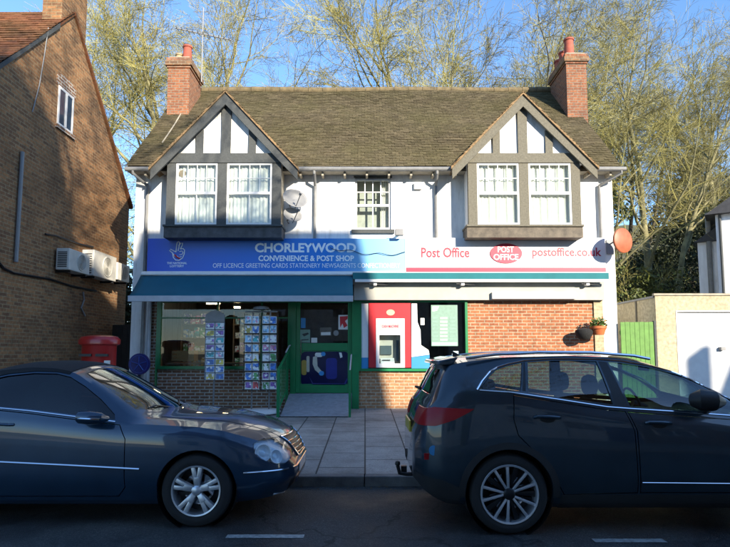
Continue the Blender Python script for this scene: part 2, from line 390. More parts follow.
# ------------------------------------------------------------------ the shop building
YE, YR = 12.78, 16.4
xl, xr = -5.58, 6.02
ZE, ZR = az(167,YE), az(90.5,YR)
G = .27
bld = empty('shop_building', (0.2,YF,G), 'white rendered two storey shop building with two timbered gables and a mossy tiled roof', 'building')
D2 = YR+3.3
ztop = ZE+.05
sign_b, sign_t = az(273,12.95), az(238,12.95)
wl = MB()   # front wall, upper storey with the middle window hole
zs0 = sign_b-.25
wx0,wz1 = at(355,178,YF); wx1,wz0 = at(391,230,YF)
wl.box(xl,wx0,YF,YF+.25,zs0,ztop); wl.box(wx1,xr,YF,YF+.25,zs0,ztop)
wl.box(wx0,wx1,YF,YF+.25,zs0,wz0); wl.box(wx0,wx1,YF,YF+.25,wz1,ztop)
lpx = ax(150,YF,340); rpx = ax(604,YF,340)
wl.box(xl,lpx,YF,YF+.25,0,zs0); wl.box(rpx,xr,YF,YF+.25,0,zs0)
wl.build('front_wall', M['white'], bld)
def sidewall(x0,x1):
    return MB().prism([(YF+.25,0),(D2,0),(D2,ztop),(YR,ZR-.1),(YF+.25,ztop+.35)], 'x', x0, x1)
sidewall(xl,xl+.25).build('side_wall', M['white'], bld); sidewall(xr-.25,xr).build('side_wall', M['white'], bld)
MB().box(xl+.25,xr-.25,D2-.25,D2,0,ztop).build('rear_wall', M['white'], bld)
MB().box(xl+.25,xr-.25,YF+.25,D2-.25,3.35,3.5).build('ceiling', M['cream'], bld)
# roof deck + tiles
ov = .12; RX0,RX1 = xl-ov,xr+ov
Ls = math.hypot(YR-YE,ZR-ZE)
MB().hexa([(RX0,YE,ZE-.10),(RX1,YE,ZE-.10),(RX1,YR,ZR-.10),(RX0,YR,ZR-.10),(RX0,YE,ZE-.05),(RX1,YE,ZE-.05),(RX1,YR,ZR-.05),(RX0,YR,ZR-.05)]).build('roof_deck', M['timber_brown'], bld)
MB().hexa([(RX0,YR,ZR-.07),(RX1,YR,ZR-.07),(RX1,2*YR-YE,ZE-.07),(RX0,2*YR-YE,ZE-.07),(RX0,YR,ZR),(RX1,YR,ZR),(RX1,2*YR-YE,ZE),(RX0,2*YR-YE,ZE)]).build('rear_roof', M['tile_red'], bld)
YG = 12.47      # plane of the barge boards
gab = []
for (pa,pl,pr,py_a,py_f) in ((226,151,296,91.5,168),(522.5,455,598,93.5,167)):
    xa,za = at(pa,py_a,YG); x0,zf = at(pl,py_f,YG); x1,_ = at(pr,py_f,YG)
    gab.append((xa,za,(x1-x0)/2,zf,(x0+x1)/2))
slope = (ZR-ZE)/(YR-YE)
def main_in(s,t):
    x = RX0+s; y = YE+t*(YR-YE)/Ls; z = ZE+t*(ZR-ZE)/Ls
    for (xa,za,hw,zf,xc) in gab:
        xc=xa; kk=(za-zf)/hw
        if z < za-kk*abs(x-xc)-.05: return False
    return True
rt = MB(); tiles(rt,(RX0,YE,ZE),(1,0,0),(0,YR-YE,ZR-ZE),RX1-RX0,Ls,inside=main_in)
rt.build('roof', M['tile'], bld)
rg = MB()
x = RX0
while x < RX1-.05:
    x2 = min(x+.44,RX1); zz = ZR+.01+.012*math.sin(x*1.3)
    rg.lathe([(.115,x+.0),(.105,x2-.01)], (0,YR,zz-.02), 'x', 10); x = x2
rg.build('ridge_tiles', plain('ridge_tile',(.20,.15,.075),.9,var=.3,scale=5,bump=.4), bld, smooth=True)
sf = MB(); sf.box(RX0+.02,RX1-.02,YE+.02,YF,ZE-.10,ZE-.075)
sf.build('soffit', M['cream'], bld)
x=xl+.3
while x < xr-.1:
    if not any(abs(x-g_[0])<1.35 for g_ in gab): MB().box(x,x+.05,YE+.05,YF,ZE-.19,ZE-.10).build('rafter_foot', M['cream'], bld)
    x+=.53
# gutters
def gutter(x0,x1): MB().tube([(x0,YE-.03,ZE-.06),(x1,YE-.03,ZE-.06)],.055,10).build('gutter', M['greypipe'], bld, smooth=True)
gutter(RX0,gab[0][0]-gab[0][2]-.0); gutter(gab[0][0]+gab[0][2],gab[1][0]-gab[1][2]); gutter(gab[1][0]+gab[1][2],RX1+.06)
def downpipe(px, z0, z1, dx=0, mat='greypipe', py=205):
    x = ax(px,YF-.07,py)
    MB().tube([(x+dx,YE-.03,ZE-.08),(x+dx,YE-.03,ZE-.16),(x,YF-.07,ZE-.38),(x,YF-.07,z1),(x,YF-.07,z0)],.036,8).build('downpipe', M[mat], bld, smooth=True)
downpipe(315,sign_t,5.4); downpipe(600,sign_t-.0,5.4,dx=.42); downpipe(146,.3,5.4,dx=-.25,py=230); downpipe(436,sign_t,5.4)
# the two gables
for gi,(xa,za,hw,zf,xc) in enumerate(gab):
    kk = (za-zf)/hw; tm = M['timber'] if gi==0 else M['timber_brown']
    g = empty('gable', (xa,YG,zf), None, None); del_org = org['gable' if gi==0 else g.name]
    g.parent = bld; g.location = Vector((xa,YG,zf))-org[bld.name]
    ya = YE+(za-ZE)/slope; yf = YE+(zf-ZE)/slope; u = 1
    for sgn in (-1,1):
        rt = MB(); Lg = math.hypot(hw,za-zf); vdir = Vector((-sgn*hw,0,za-zf)).normalized()
        def ins(s,t):
            zz = zf+t*(za-zf)/Lg; return YG-.06+s < YE+(zz-ZE)/slope+.12
        tiles(rt,(xa+sgn*hw,YG-.07,zf),(0,1,0),vdir,ya-YG+.2,Lg,inside=ins)
        rt.build('roof', M['tile'], g)
        # deck
        n_ = -.05
        MB().hexa([(xa+sgn*hw,YG,zf-.06),(xa+sgn*hw,max(yf,YG+.4)+.1,zf-.06),(xa,ya,za-.06),(xa,YG,za-.06),(xa+sgn*hw,YG,zf-.005),(xa+sgn*hw,max(yf,YG+.4)+.1,zf-.005),(xa,ya,za-.005),(xa,YG,za-.005)]).build('roof_deck', M['tile_edge'], g)
        # barge board, thin edge above
        bw = .29
        MB().hexa([(xa+sgn*(hw+.02),YG-.03,zf-bw),(xa,YG-.03,za-bw*1.12),(xa,YG+.02,za-bw*1.12),(xa+sgn*(hw+.02),YG+.02,zf-bw),
                   (xa+sgn*(hw+.02),YG-.03,zf-.03),(xa,YG-.03,za-.03),(xa,YG+.02,za-.03),(xa+sgn*(hw+.02),YG+.02,zf-.03)]).build('barge_board', tm, g)
        MB().hexa([(xa+sgn*(hw+.05),YG-.07,zf-.07),(xa,YG-.07,za-.04),(xa,YG+.0,za-.04),(xa+sgn*(hw+.05),YG+.0,zf-.07),
                   (xa+sgn*(hw+.05),YG-.07,zf-.0),(xa,YG-.07,za+.03),(xa,YG+.0,za+.03),(xa+sgn*(hw+.05),YG+.0,zf-.0)]).build('verge', M['tile_edge'], g)
    YP = 12.60
    zb1 = az(154,YP); zb0 = az(163.5,YP)
    MB().prism([(xa-(za-.12-zb0)/kk,zb0),(xa+(za-.12-zb0)/kk,zb0),(xa,za-.12)],'y',YP,YP+.3).build('panel', M['white'], g)
    hb = hw-.0
    MB().box(xa-hw+.28,xa+hw-.28,YP-.06,YP,zb0,zb1).build('beam', tm, g)
    for dx in (-.62,0,.62):
        zt = za-kk*abs(dx)-.2
        ww = .11 if dx==0 else .085
        MB().box(xa+dx-ww,xa+dx+ww,YP-.05,YP,zb1,zt).build('stud', tm, g)
    # bay window
    p0,p1,pm0,pm1 = ((167,281,217.5,227) if gi==0 else (468,580,519,528.5))
    bay = empty('bay_window', (xa,YP,3.5), None, None); bay.parent = bld; bay.location = Vector((xa,YP,3.5))-org[bld.name]
    bx0,bx1 = ax(p0,YP,195),ax(p1,YP,195); m0,m1 = ax(pm0,YP,195),ax(pm1,YP,195)
    zt,zb = zb0, az(225,YP); za0 = az(237.5,YP-.03)
    pw = .21
    for (a,b_) in ((bx0,bx0+pw),(m0,m1),(bx1-pw,bx1)): MB().box(a,b_,YP-.04,YP+.08,zb,zt).build('post', tm, bay)
    apm = plain('leaded_apron_grey' if gi==0 else 'leaded_apron_brown', (.09,.09,.095) if gi==0 else (.15,.12,.085), .7, var=.3, scale=7, bump=.4)
    MB().box(bx0-.04,bx1+.03,YP-.03,YF,za0,zb-.05).build('apron', apm, bay)
    MB().box(bx0-.06,bx1+.05,YP-.07,YF,zb-.05,zb).build('sill', tm, bay, bevel=.01)
    for sx,(c0,c1) in ((-1,(bx0-.0,bx0+.06)),(1,(bx1-.06,bx1+.0))): MB().box(c0,c1,YP+.08,YF,zb,zt).build('cheek', M['white'] if gi==1 else M['cream'], bay)
    MB().box(bx0+.06,bx1-.06,YP+.35,YP+.38,zb,zt).build('backing', M['curtain'], bay)
    for (a,b_) in ((bx0+pw,m0),(m1,bx1-pw)):
        sash = MB(); fy0,fy1 = YP-.03,YP+.02; zm = az(193.5,YP)
        fr = .045
        sash.box(a,a+fr,fy0,fy1,zb,zt); sash.box(b_-fr,b_,fy0,fy1,zb,zt); sash.box(a+fr,b_-fr,fy0,fy1,zt-fr,zt); sash.box(a+fr,b_-fr,fy0,fy1,zb,zb+fr); sash.box(a+fr,b_-fr,fy0-.01,fy1,zm-.03,zm+.03)
        for k_ in (1,2,3): xx=a+fr+(b_-a-2*fr)*k_/4; sash.box(xx-.007,xx+.007,fy0+.01,fy1-.01,zm+.03,zt-fr)
        zc=(zm+zt)/2; sash.box(a+fr,b_-fr,fy0+.012,fy1-.012,zc-.007,zc+.007)
        if gi==0: sash.box((a+b_)/2-.009,(a+b_)/2+.009,fy0+.012,fy1-.012,zb+fr,zm-.03)
        so = sash.build('sash', M['upvc'], bay)
        MB().box(a+fr,b_-fr,fy0+.02,fy0+.026,zb+fr,zt-fr).build('pane', M['glass'], so)
        # net curtain with folds
        cv=[];cf=[];nn=60
        for i in range(nn+1):
            xx=a+(b_-a)*i/nn; yy=YP+.075+.014*math.sin(i*1.25)+.012*math.sin(i*.5+gi)
            cv+=[(xx,yy,zb+.01),(xx,yy+.01,zt)]
        for i in range(nn): cf.append((2*i,2*i+2,2*i+3,2*i+1))
        MB().add(cv,cf).build('net_curtain', M['curtain'], bay, smooth=True)
    if gi==0:
        xs,zs_ = at(182,173,YP+.04)
        MB().lathe([(.085,-.004),(.085,.004)],(xs,YP+.075,zs_),'y',20).build('round_sticker', plain('tan_sticker',(.35,.25,.15),.7), bay)
# middle window
win = empty('window', ((wx0+wx1)/2,YF,wz0), None, None); win.parent = bld; win.location = win.location-org[bld.name]
f_ = MB(); a,b_ = wx0,wx1; fr=.05; yy0,yy1=YF+.05,YF+.12; zm=az(205,YF)
f_.box(a,a+fr,yy0,yy1,wz0,wz1); f_.box(b_-fr,b_,yy0,yy1,wz0,wz1); f_.box(a+fr,b_-fr,yy0,yy1,wz1-fr,wz1); f_.box(a+fr,b_-fr,yy0,yy1,wz0,wz0+fr+.02); f_.box(a+fr,b_-fr,yy0-.01,yy1,zm-.028,zm+.028)
for k_ in (1,2,3): xx=a+fr+(b_-a-2*fr)*k_/4; f_.box(xx-.012,xx+.012,yy0+.01,yy1-.01,zm+.028,wz1-fr)
zc=(zm+wz1)/2; f_.box(a+fr,b_-fr,yy0+.012,yy1-.012,zc-.012,zc+.012)
xx=(a+b_)/2; f_.box(xx-.015,xx+.015,yy0+.012,yy1-.012,wz0+fr,zm-.028)
f_.build('frame', M['upvc'], win)
MB().box(a+fr,b_-fr,yy0+.03,yy0+.036,wz0+fr,wz1-fr).build('pane', M['glass'], win)
MB().box(a-.08,b_+.08,YF-.07,YF+.05,wz0-.09,wz0).build('sill', M['timber'], win)
MB().box(a-.03,b_+.03,YF-.02,YF+.05,wz1,wz1+.05).build('lintel', M['timber'], win)
MB().box(a-.3,b_+.3,YF+.35,YF+.38,wz0-.3,wz1+.2).build('room_back', plain('room_grey',(.45,.45,.40),.9), win)
cv=[];cf=[]
for i in range(25):
    xx=b_-fr-.20+.20*i/24; cv+=[(xx+.05*(1 if i<12 else 0)*0,YF+.2+.02*math.sin(i*1.1),wz0+.03),(xx,YF+.2+.02*math.sin(i*1.1),wz1)]
for i in range(24): cf.append((2*i,2*i+2,2*i+3,2*i+1))
MB().add(cv,cf).build('curtain', M['curtain'], win, smooth=True)

# chimneys
def chimney(parent, x0,x1,y0,y1,z0,z1, mat, pots, name='chimney'):
    c = MB(); c.box(x0,x1,y0,y1,z0,z1-.30); 
    co = c.build(name, mat, parent)
    for i,(e,a,b_) in enumerate(((.03,-.30,-.24),(.07,-.24,-.10),(.04,-.10,0))):
        MB().box(x0-e,x1+e,y0-e,y1+e,z1+a,z1+b_).build('corbel', mat if i!=1 else M['brick_dark'], co, bevel=.008)
    MB().box(x0+.02,x1-.02,y0+.02,y1-.02,z1,z1+.06).build('flaunching', M['stone'], co, bevel=.02)
    for (x,y,r,h,mt) in pots:
        MB().lathe([(r*1.15,z1+.04),(r*1.15,z1+.10),(r,z1+.12),(r*.88,z1+h-.06),(r*1.05,z1+h-.05),(r*1.05,z1+h),(r*.8,z1+h),(r*.75,z1+h-.2)],(x,y,0),'z',18).build('chimney_pot', mt, co, smooth=True)
    return co
cy0,cy1 = 14.95,16.0
x0,zt = at(167,58,cy0); x1,_ = at(190,58,cy0)
chimney(bld, x0+.04,x1-.0,cy0,cy1,7.6,zt,M['brick_chim'],[(x1-.17,cy0+.28,.13,.50,M['terrapot']),(x0+.22,cy0+.35,.10,.30,M['creampot'])])
x0,zt = at(565,54,cy0); x1,_ = at(585,54,cy0)
chimney(bld, x0+.02,x1+.02,cy0,cy1+.25,7.6,zt,M['brick_chim'],[(x0+.2,cy0+.22,.14,.56,M['terrapot']),(x0+.2,cy0+.68,.13,.42,M['terrapot']),(x0+.2,cy0+1.05,.13,.36,M['terrapot'])])

# ------------------------------------------------------------------ ground floor shopfront
YS = YF+.06
def bx(px,py,Y=None): return at(px,py,YS if Y is None else Y)
gf = MB()   # lintel behind the signs
MB().box(lpx,rpx,YS,YF+.25,az(300,YS),zs0).build('shop_lintel', M['timber_brown'], bld)
xa_,xb_ = ax(150,YS,340),ax(157,YS,340)
MB().box(lpx,xb_,YS,YF+.25,0,az(300,YS)).build('brick_pier', M['brick_red'], bld)
xg0,xg1 = xb_,ax(163.5,YS,340)
xw1 = ax(291,YS,340)
MB().box(xg0,xw1,YS,YF+.25,0,az(369,YS)).build('stall_riser', M['brick_red'], bld)
zT = az(300,YS); zW = az(369,YS)
def frame_window(name, x0,x1,z0,z1, mulls=(), trans=(), fw=.07, lab=None, pane='shopglass'):
    e = empty(name, ((x0+x1)/2,YS,z0), None, None); e.parent = bld; e.location = e.location-org[bld.name]
    f = MB(); y0,y1 = YF-.01,YF+.07
    f.box(x0,x0+fw,y0,y1,z0,z1); f.box(x1-fw,x1,y0,y1,z0,z1); f.box(x0+fw,x1-fw,y0,y1,z1-fw,z1); f.box(x0+fw,x1-fw,y0-.02,y1,z0,z0+fw)
    for m_ in mulls: f.box(m_-fw*.35,m_+fw*.35,y0+.01,y1-.01,z0+fw,z1-fw)
    for t_ in trans: f.box(x0+fw,x1-fw,y0+.012,y1-.012,t_-.018,t_+.018)
    f.build('frame', M['green'], e)
    MB().box(x0+fw,x1-fw,YF+.025,YF+.031,z0+fw,z1-fw).build('pane', M[pane], e)
    return e
frame_window('shop_window', xg1-.12, xw1, zW, zT, mulls=(ax(218,YS,330),ax(262,YS,330)), trans=(az(318,YS),))
MB().box(xg0,xg1-.12+.0,YF-.01,YF+.06,.27,zT).build('green_post', M['green'], bld)
# door bay
xd0,xd1 = ax(296,YS,340),ax(352,YS,340)
MB().box(xw1,xd0,YF-.012,YF+.072,.27,zT).build('door_post', M['green'], bld)
xr0,xr1 = ax(359,YS,340),ax(467.5,YS,340)
MB().box(xd1,xr0,YF-.02,YF+.08,.27,zT).build('door_post', M['green'], bld)
door = empty('shop_door', ((xd0+xd1)/2,YF+.1,.55), None, None); door.parent = bld; door.location = door.location-org[bld.name]
zd0 = az(393,YF); zd1 = zT
fr = MB(); y0,y1=YF+.03,YF+.08
zr1,zr0 = az(343,YF),az(350.5,YF)
fr.box(xd0,xd0+.1,y0,y1,zd0,zd1); fr.box(xd1-.1,xd1,y0,y1,zd0,zd1); fr.box(xd0+.1,xd1-.1,y0,y1,zd1-.07,zd1)
fr.box(xd0+.1,xd1-.1,y0,y1,zr0,zr1); fr.box(xd0+.1,xd1-.1,y0,y1,zd0,az(384,YF)); fr.build('frame', M['green'], door, bevel=.006)
MB().box(xd0+.1,xd1-.1,YF+.05,YF+.056,zr1,zd1-.07).build('pane', M['shopglass'], door)
MB().box(xd0+.1,xd1-.1,YF+.05,YF+.056,az(384,YF),zr0).build('lower_panel', M['green'], door)
MB().tube([(xd0+.13,YF+.03,zr0-.1),(xd0+.13,YF-.03,zr0-.1),(xd0+.13,YF-.03,zr0+.25),(xd0+.13,YF+.03,zr0+.25)],.012,8).build('handle', M['chrome'], door, smooth=True)
MB().box(xw1,xd1+.1,YF,YF+.25,0,zd0-.01).build('step', M['concrete'], bld)
# right window with brick below, brick infill
MB().box(xr0-.0,xr1,YS,YF+.25,0,az(371,YS)).build('stall_riser', M['brick_pale'] if False else brickmat('buff_brick',(.46,.23,.11),(.33,.165,.085),(.48,.39,.27),dirt_amt=.15), bld)
frame_window('shop_window', xr0, xr1, az(371,YS), zT, fw=.06)
xbp = ax(604,YS,340)
MB().box(xr1,rpx,YS-.02,YF+.25,0,zT).build('brick_infill', M['brick_orange'], bld)
MB().box(ax(594,YS,340),ax(603,YS,340),YS-.06,YS-.02,0,zT).build('brick_pier', M['brick_pale'], bld)
# fascia panel below the right sign (grey), white batten
MB().box(ax(354,13,290),ax(604,13,290),12.98,YF,az(300,13),az(282,13)).build('grey_fascia', plain('grey_fascia',(.42,.41,.36),.7,var=.1,scale=3), bld)
# interior
MB().box(xl+.25,xr-.25,YF+.25,D2-.25,.3,.42).build('shop_floor', M['roomfloor'], bld)
MB().box(xl+.3,xr-.3,17.2,17.3,.4,3.34).build('inner_wall', M['room'], bld)
MB().box(xr1+.02,xr1+.12,YF+.26,17.2,.43,3.34).build('inner_wall', M['room'], bld)
# ------------------------------------------------------------------ text
def text(s, px0, px1, py_top, py_bot, Y, mat, parent, name='lettering', bold=0.0, depth=.004, spacing=1.0):
    cu = bpy.data.curves.new('t','FONT'); cu.body = s; cu.extrude = .5; cu.offset = bold; cu.space_character = spacing; cu.resolution_u = 3
    o = bpy.data.objects.new('t', cu); col.objects.link(o); bpy.context.view_layer.update()
    me = bpy.data.meshes.new_from_object(o.evaluated_get(bpy.context.evaluated_depsgraph_get()))
    bpy.data.objects.remove(o); co = np.empty(len(me.vertices)*3); me.vertices.foreach_get('co',co); co=co.reshape(-1,3)
    x0,z1 = at(px0,py_top,Y); x1,z0 = at(px1,py_bot,Y)
    mn,mxx = co.min(0),co.max(0); off = org[parent.name]
    n = np.empty_like(co)
    n[:,0] = x0+(co[:,0]-mn[0])/(mxx[0]-mn[0])*(x1-x0)-off.x
    n[:,2] = z0+(co[:,1]-mn[1])/(mxx[1]-mn[1])*(z1-z0)-off.z
    n[:,1] = Y-depth*(co[:,2]-mn[2])/(mxx[2]-mn[2])-off.y
    me.vertices.foreach_set('co', n.ravel()); me.materials.clear(); me.materials.append(mat); me.name = name
    o = bpy.data.objects.new(name, me); col.objects.link(o); o.parent = parent; org[o.name] = off; return o

# ------------------------------------------------------------------ fascia signs
YB = 12.93
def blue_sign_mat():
    m, n, b = newmat('blue_sign_sunlit_end'); L = n.links
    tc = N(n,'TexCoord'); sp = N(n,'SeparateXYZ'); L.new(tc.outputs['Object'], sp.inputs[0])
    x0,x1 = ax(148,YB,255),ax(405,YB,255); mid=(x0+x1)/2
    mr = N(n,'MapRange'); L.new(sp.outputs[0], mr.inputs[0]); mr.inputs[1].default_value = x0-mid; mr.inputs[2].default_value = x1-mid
    r = ramp(n, mr.outputs[0], [(0,(.010,.075,.55)),(.35,(.004,.14,.62)),(.70,(.008,.20,.64)),(.82,(.16,.40,.68)),(1,(.26,.50,.72))])  # blue pales to the right: sunlight on that end is put into the colour
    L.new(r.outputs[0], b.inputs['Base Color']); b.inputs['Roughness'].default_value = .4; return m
x0,z1 = at(148,238.5,YB); x1,z0 = at(405,272,YB)
sg = empty('shop_sign', ((x0+x1)/2,YB,z0), 'long blue shop fascia sign reading CHORLEYWOOD CONVENIENCE & POST SHOP', 'sign')
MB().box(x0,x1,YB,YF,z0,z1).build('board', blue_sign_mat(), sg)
MB().box(x0-.1,x1,YB-.06,YB-.001,z0-.05,z0+.01).build('ledge', M['upvc'], sg)
text('CHORLEYWOOD',255,356,243,252.5,YB,M['ltext'],sg,bold=.035)
text('CONVENIENCE & POST SHOP',258.5,354,255.4,261.2,YB,M['ltext'],sg,bold=.03)
text('OFF LICENCE GREETING CARDS STATIONERY NEWSAGENTS CONFECTIONERY',213,400,263.2,267.8,YB,M['ltext'],sg,bold=.0)
text('THE NATIONAL',167,187,262.0,264.2,YB,M['ltext'],sg,bold=.02)
text('LOTTERY',170,184,265.0,267.2,YB,M['ltext'],sg,bold=.02)
# crossed fingers emblem, drawn as line work
em = MB()
def pline(pts, r=.012, mb=None):
    q=[(at(a,b,YB-.008)[0],YB-.008,at(a,b,YB-.008)[1]) for a,b in pts]; (mb or em).tube(q,r,6)
pline([(175,256.5),(172.5,253),(169.5,250.5),(170.5,249.2),(174,251),(176,252)])
pline([(176,252),(176.5,247),(177.2,242.5),(178.5,241.6),(179.6,242.5),(179,247),(178,251)])
pline([(178.6,246),(181,243),(182.6,243),(182.2,245.5),(180.4,249)])
pline([(180.4,249),(183,248.5),(184.6,250),(184.2,254),(182.5,258),(179,260.4),(175.5,260),(173.4,257.5),(172.5,253)])
pline([(179.5,251.5),(182,251),(183,252.5),(182,254.5),(179.6,254.8)],.009)
pline([(177,256),(179,257.5),(181.6,256.5)],.009)
em.build('emblem', M['ltext'], sg, smooth=True)
pline([(174.6,254.6),(177,257.2),(180,258.6)],.02,(rd:=MB())); rd.build('emblem_smile', M['red'], sg)

x0,z1 = at(405,238,YB); x1,z0 = at(606,273,YB)
sg2 = empty('post_office_sign', ((x0+x1)/2,YB,z0), 'long white fascia sign with red lettering Post Office and a red oval', 'sign')
MB().box(x0+.003,x1,YB,YF,z0,z1).build('board', M['signwhite'], sg2)
zz1=az(267.6,YB); zz0=az(271.8,YB)
MB().box(x0+.02,x1,YB-.008,YB-.001,zz0,zz1).build('red_stripe', M['pinkred'], sg2)
text('Post Office',421,469.5,247.5,257.5,YB,M['lettergrey'],sg2,bold=.022)
text('postoffice.co.uk',532,601.5,247.5,258.8,YB,M['lettergrey'],sg2,bold=.022)
cx,cz = at(506,253.5,YB); MB().lathe([(.38,YB-.02),(.38,YB-.001)],(cx,0,cz),'y',40,sy=.63).build('oval', M['pinkred'], sg2)
text('POST',497.5,514,246.5,252.4,YB-.021,M['signwhite'],sg2,bold=.02)
text('OFFICE',493.5,518.5,254,260,YB-.021,M['signwhite'],sg2,bold=.02)

# ------------------------------------------------------------------ awnings
tx0,tz = at(148,271.5,YB); tx1,_ = at(352.5,271.5,YB)
bx0,bz = at(128.5,296.5,12.0); bx1,bz0 = at(353,301.5,12.0)
tz=az(274.5,YB); bx0=min(bx0,tx0)
aw = empty('awning', ((bx0+bx1)/2,YB,bz), 'extended plain teal fabric awning with a pale front bar over the shop door and window', 'awning')
v=[];f=[];nx_=30
for i in range(nx_+1):
    s=i/nx_; X0=tx0-.15+(tx1-tx0+.15)*s; X1=bx0+(bx1-bx0)*s
    for j in range(6):
        t=j/5; sagz=-.03*math.sin(math.pi*t)*(1+.2*math.sin(i*.8)); v.append((X0+(X1-X0)*t,YB-.02+(12.03-YB)*t,tz+(bz-tz)*t+sagz))
for i in range(nx_):
    for j in range(5): a=i*6+j; f.append((a,a+1,a+7,a+6))
ob=MB().add(v,f).build('canopy', M['teal'], aw, smooth=True)
so=ob.modifiers.new('s','SOLIDIFY'); so.thickness=.006
MB().box(bx0-.02,bx1,12.0,12.06,bz0,bz+.02).build('front_bar', M['pipewhite'], aw, bevel=.008)
MB().tube([(tx0-.12,YB-.06,tz),(tx1,YB-.06,tz)],.04,10).build('roller', M['upvc'], aw, smooth=True)
for X in (bx0+.35,bx1-.3):
    MB().tube([(X,YB,tz-.12),(X+.25,12.5,(tz+bz)/2-.08),(X,12.06,bz-.02)],.02,8).build('folding_arm', M['upvc'], aw, smooth=True)
a2x0,a2z1 = at(353,273.6,YB); a2x1,a2z0 = at(606,280,YB)
aw2 = empty('awning', ((a2x0+a2x1)/2,YB,a2z0), 'rolled-up awning with a narrow teal valance below the white post office sign', 'awning')
MB().box(a2x0,a2x1,YB-.16,YB-.15,a2z0,a2z1).build('valance', M['teal2'], aw2)
MB().tube([(a2x0,YB-.07,(a2z0+a2z1)/2+.02),(a2x1,YB-.07,(a2z0+a2z1)/2+.02)],.06,12).build('roller', M['teal2'], aw2, smooth=True)
zb_=az(283,YB); MB().box(a2x0+.05,a2x1+.02,YB-.18,YB-.12,zb_,a2z0-.005).build('front_bar', M['upvc'], aw2, bevel=.008)
for px in (375,462,586):
    X=ax(px,YB,283); MB().box(X-.04,X+.04,YB-.12,YB+.04,zb_-.07,zb_+.02).build('bracket', M['upvc'], aw2, bevel=.006)
    MB().tube([(X-.15,YB-.1,zb_-.02),(X+.3,YB-.04,zb_-.04)],.018,8).build('folding_arm', M['greypipe'], aw2)
lx0,lz1 = at(492,292,12.9); lx1,lz0 = at(576,299,12.9)
lt = MB().box(lx0,lx1,12.88,12.975,lz0,lz1).build('batten_light', M['upvc'], bevel=.01); recenter(lt); tag(lt,'unlit white strip light fixed under the grey fascia above the brick wall','light fitting')

# ------------------------------------------------------------------ hanging round sign, dishes, alarm etc
cx,cz = at(619,241,12.6)
hs = empty('hanging_sign', (cx,12.6,cz), 'round orange red hanging sign on a bracket at the right corner of the shop', 'sign')
m_ = MB(); m_.lathe([(.27,-.035),(.29,-.02),(.29,.02),(.27,.035)],(0,0,0),'x',36)
rot = Matrix.Translation((cx+.06,12.55,cz))@Matrix.Rotation(R(-66),4,'Z'); m_.v=[tuple(rot@Vector(q)) for q in m_.v]
m_.build('disc', plain('orange_red_sign',(.45,.12,.045),.5,var=.2), hs, smooth=True)
m2=MB(); m2.lathe([(.292,-.012),(.292,.012)],(0,0,0),'x',36); m2.v=[tuple(rot@Vector(q)) for q in m2.v]; 
cu=MB()
for a_ in range(0,3):
    pts=[]; 
    for q in range(9): t=R(-60+q*30); pts.append(tuple(rot@Vector((-.042,.10*math.cos(t)*(1+.25*a_)-.02,.06*math.sin(t)*(1+.5*a_)+.02))))
    cu.tube(pts,.008,5)
cu.build('emblem', plain('pale_orange',(.7,.3,.15),.5), hs)
MB().tube([(xr-.1,YF-.03,cz+.03),(cx-.04,12.62,cz+.03)],.018,8).build('bracket', M['greypipe'], hs)
m3=MB().box(xr-.2,xr-.02,YF-.03,YF-.001,cz-.22,cz+.12); m3.build('back_plate', M['dish'], hs)

def dish(px,py,r,Y,label,squash=.8,wallx=None):
    cx,cz=at(px,py,Y); e=empty('satellite_dish',(cx,YF-.02,cz-r),label,'satellite dish','satellite dishes beside the left bay')
    prof=[(r*i/8,-.09*(i/8)**2*r/.3) for i in range(9)][::-1]
    m=MB(); m.lathe([(max(a,.001),b) for a,b in prof],(0,0,0),'y',32,sy=squash,cap=False)
    rr=Matrix.Translation((cx,Y,cz))@Matrix.Rotation(R(28),4,'Z')@Matrix.Rotation(R(-18),4,'X'); m.v=[tuple(rr@Vector(q)) for q in m.v]
    o=m.build('reflector',M['dish'],e,smooth=True); s_=o.modifiers.new('s','SOLIDIFY'); s_.thickness=.008
    MB().tube([tuple(rr@Vector((0,0,-r*squash))),tuple(rr@Vector((.0,-.42,-r*.35)))],.012,6).build('arm',M['greypipe'],e)
    MB().tube([tuple(rr@Vector((0,-.38,-r*.33))),tuple(rr@Vector((0,-.46,-r*.3)))],.03,8).build('receiver',M['dish'],e)
    MB().tube([tuple(rr@Vector((0,.02,0))),(cx-.12,YF-.25,cz-.1),(cx-.12,YF,cz-.1)],.02,8).build('mount',M['greypipe'],e)
    return e
dish(294,200,.30,12.72,'larger grey satellite dish right of the left bay window, above its shadow shape')
dish(292,216,.23,12.80,'smaller grey dish shape standing for the shadow of the larger one beside the left bay window')  # added dish shape, stands in for the upper dish's cast shadow
# wall box by the eaves of middle wall, floodlight
o=MB(); X,Z=at(418,186,YF-.05); o.box(X-.1,X+.1,YF-.09,YF,Z-.08,Z+.08); o=o.build('alarm_box',M['upvc'],bevel=.01); recenter(o); tag(o,'small white box high on the wall left of the right downpipe','alarm box')
X,Z=at(399,233,12.85); fl=empty('floodlight',(X,12.9,Z-.15),'small grey floodlight on top of the blue sign below the middle window','light fitting')
MB().box(X-.10,X+.10,12.70,12.80,Z-.09,Z+.07,).build('lamp_head',M['dish'],fl,bevel=.02); MB().box(X-.02,X+.02,12.8,YF,Z-.02,Z+.02).build('arm',M['greypipe'],fl)
# cable looped across the signs
pts=[]
for i in range(30):
    t=i/29; X=ax(330+75*t,YB,252); Z=az(248+6.5*math.sin(t*2.2)+1.2*math.sin(t*17),YB); pts.append((X,YB-.03-.01*math.sin(i),Z))
o=MB().tube(pts,.007,5).build('cable',M['black']); recenter(o); tag(o,'thin dark cable trailing across the pale end of the blue sign','cable')
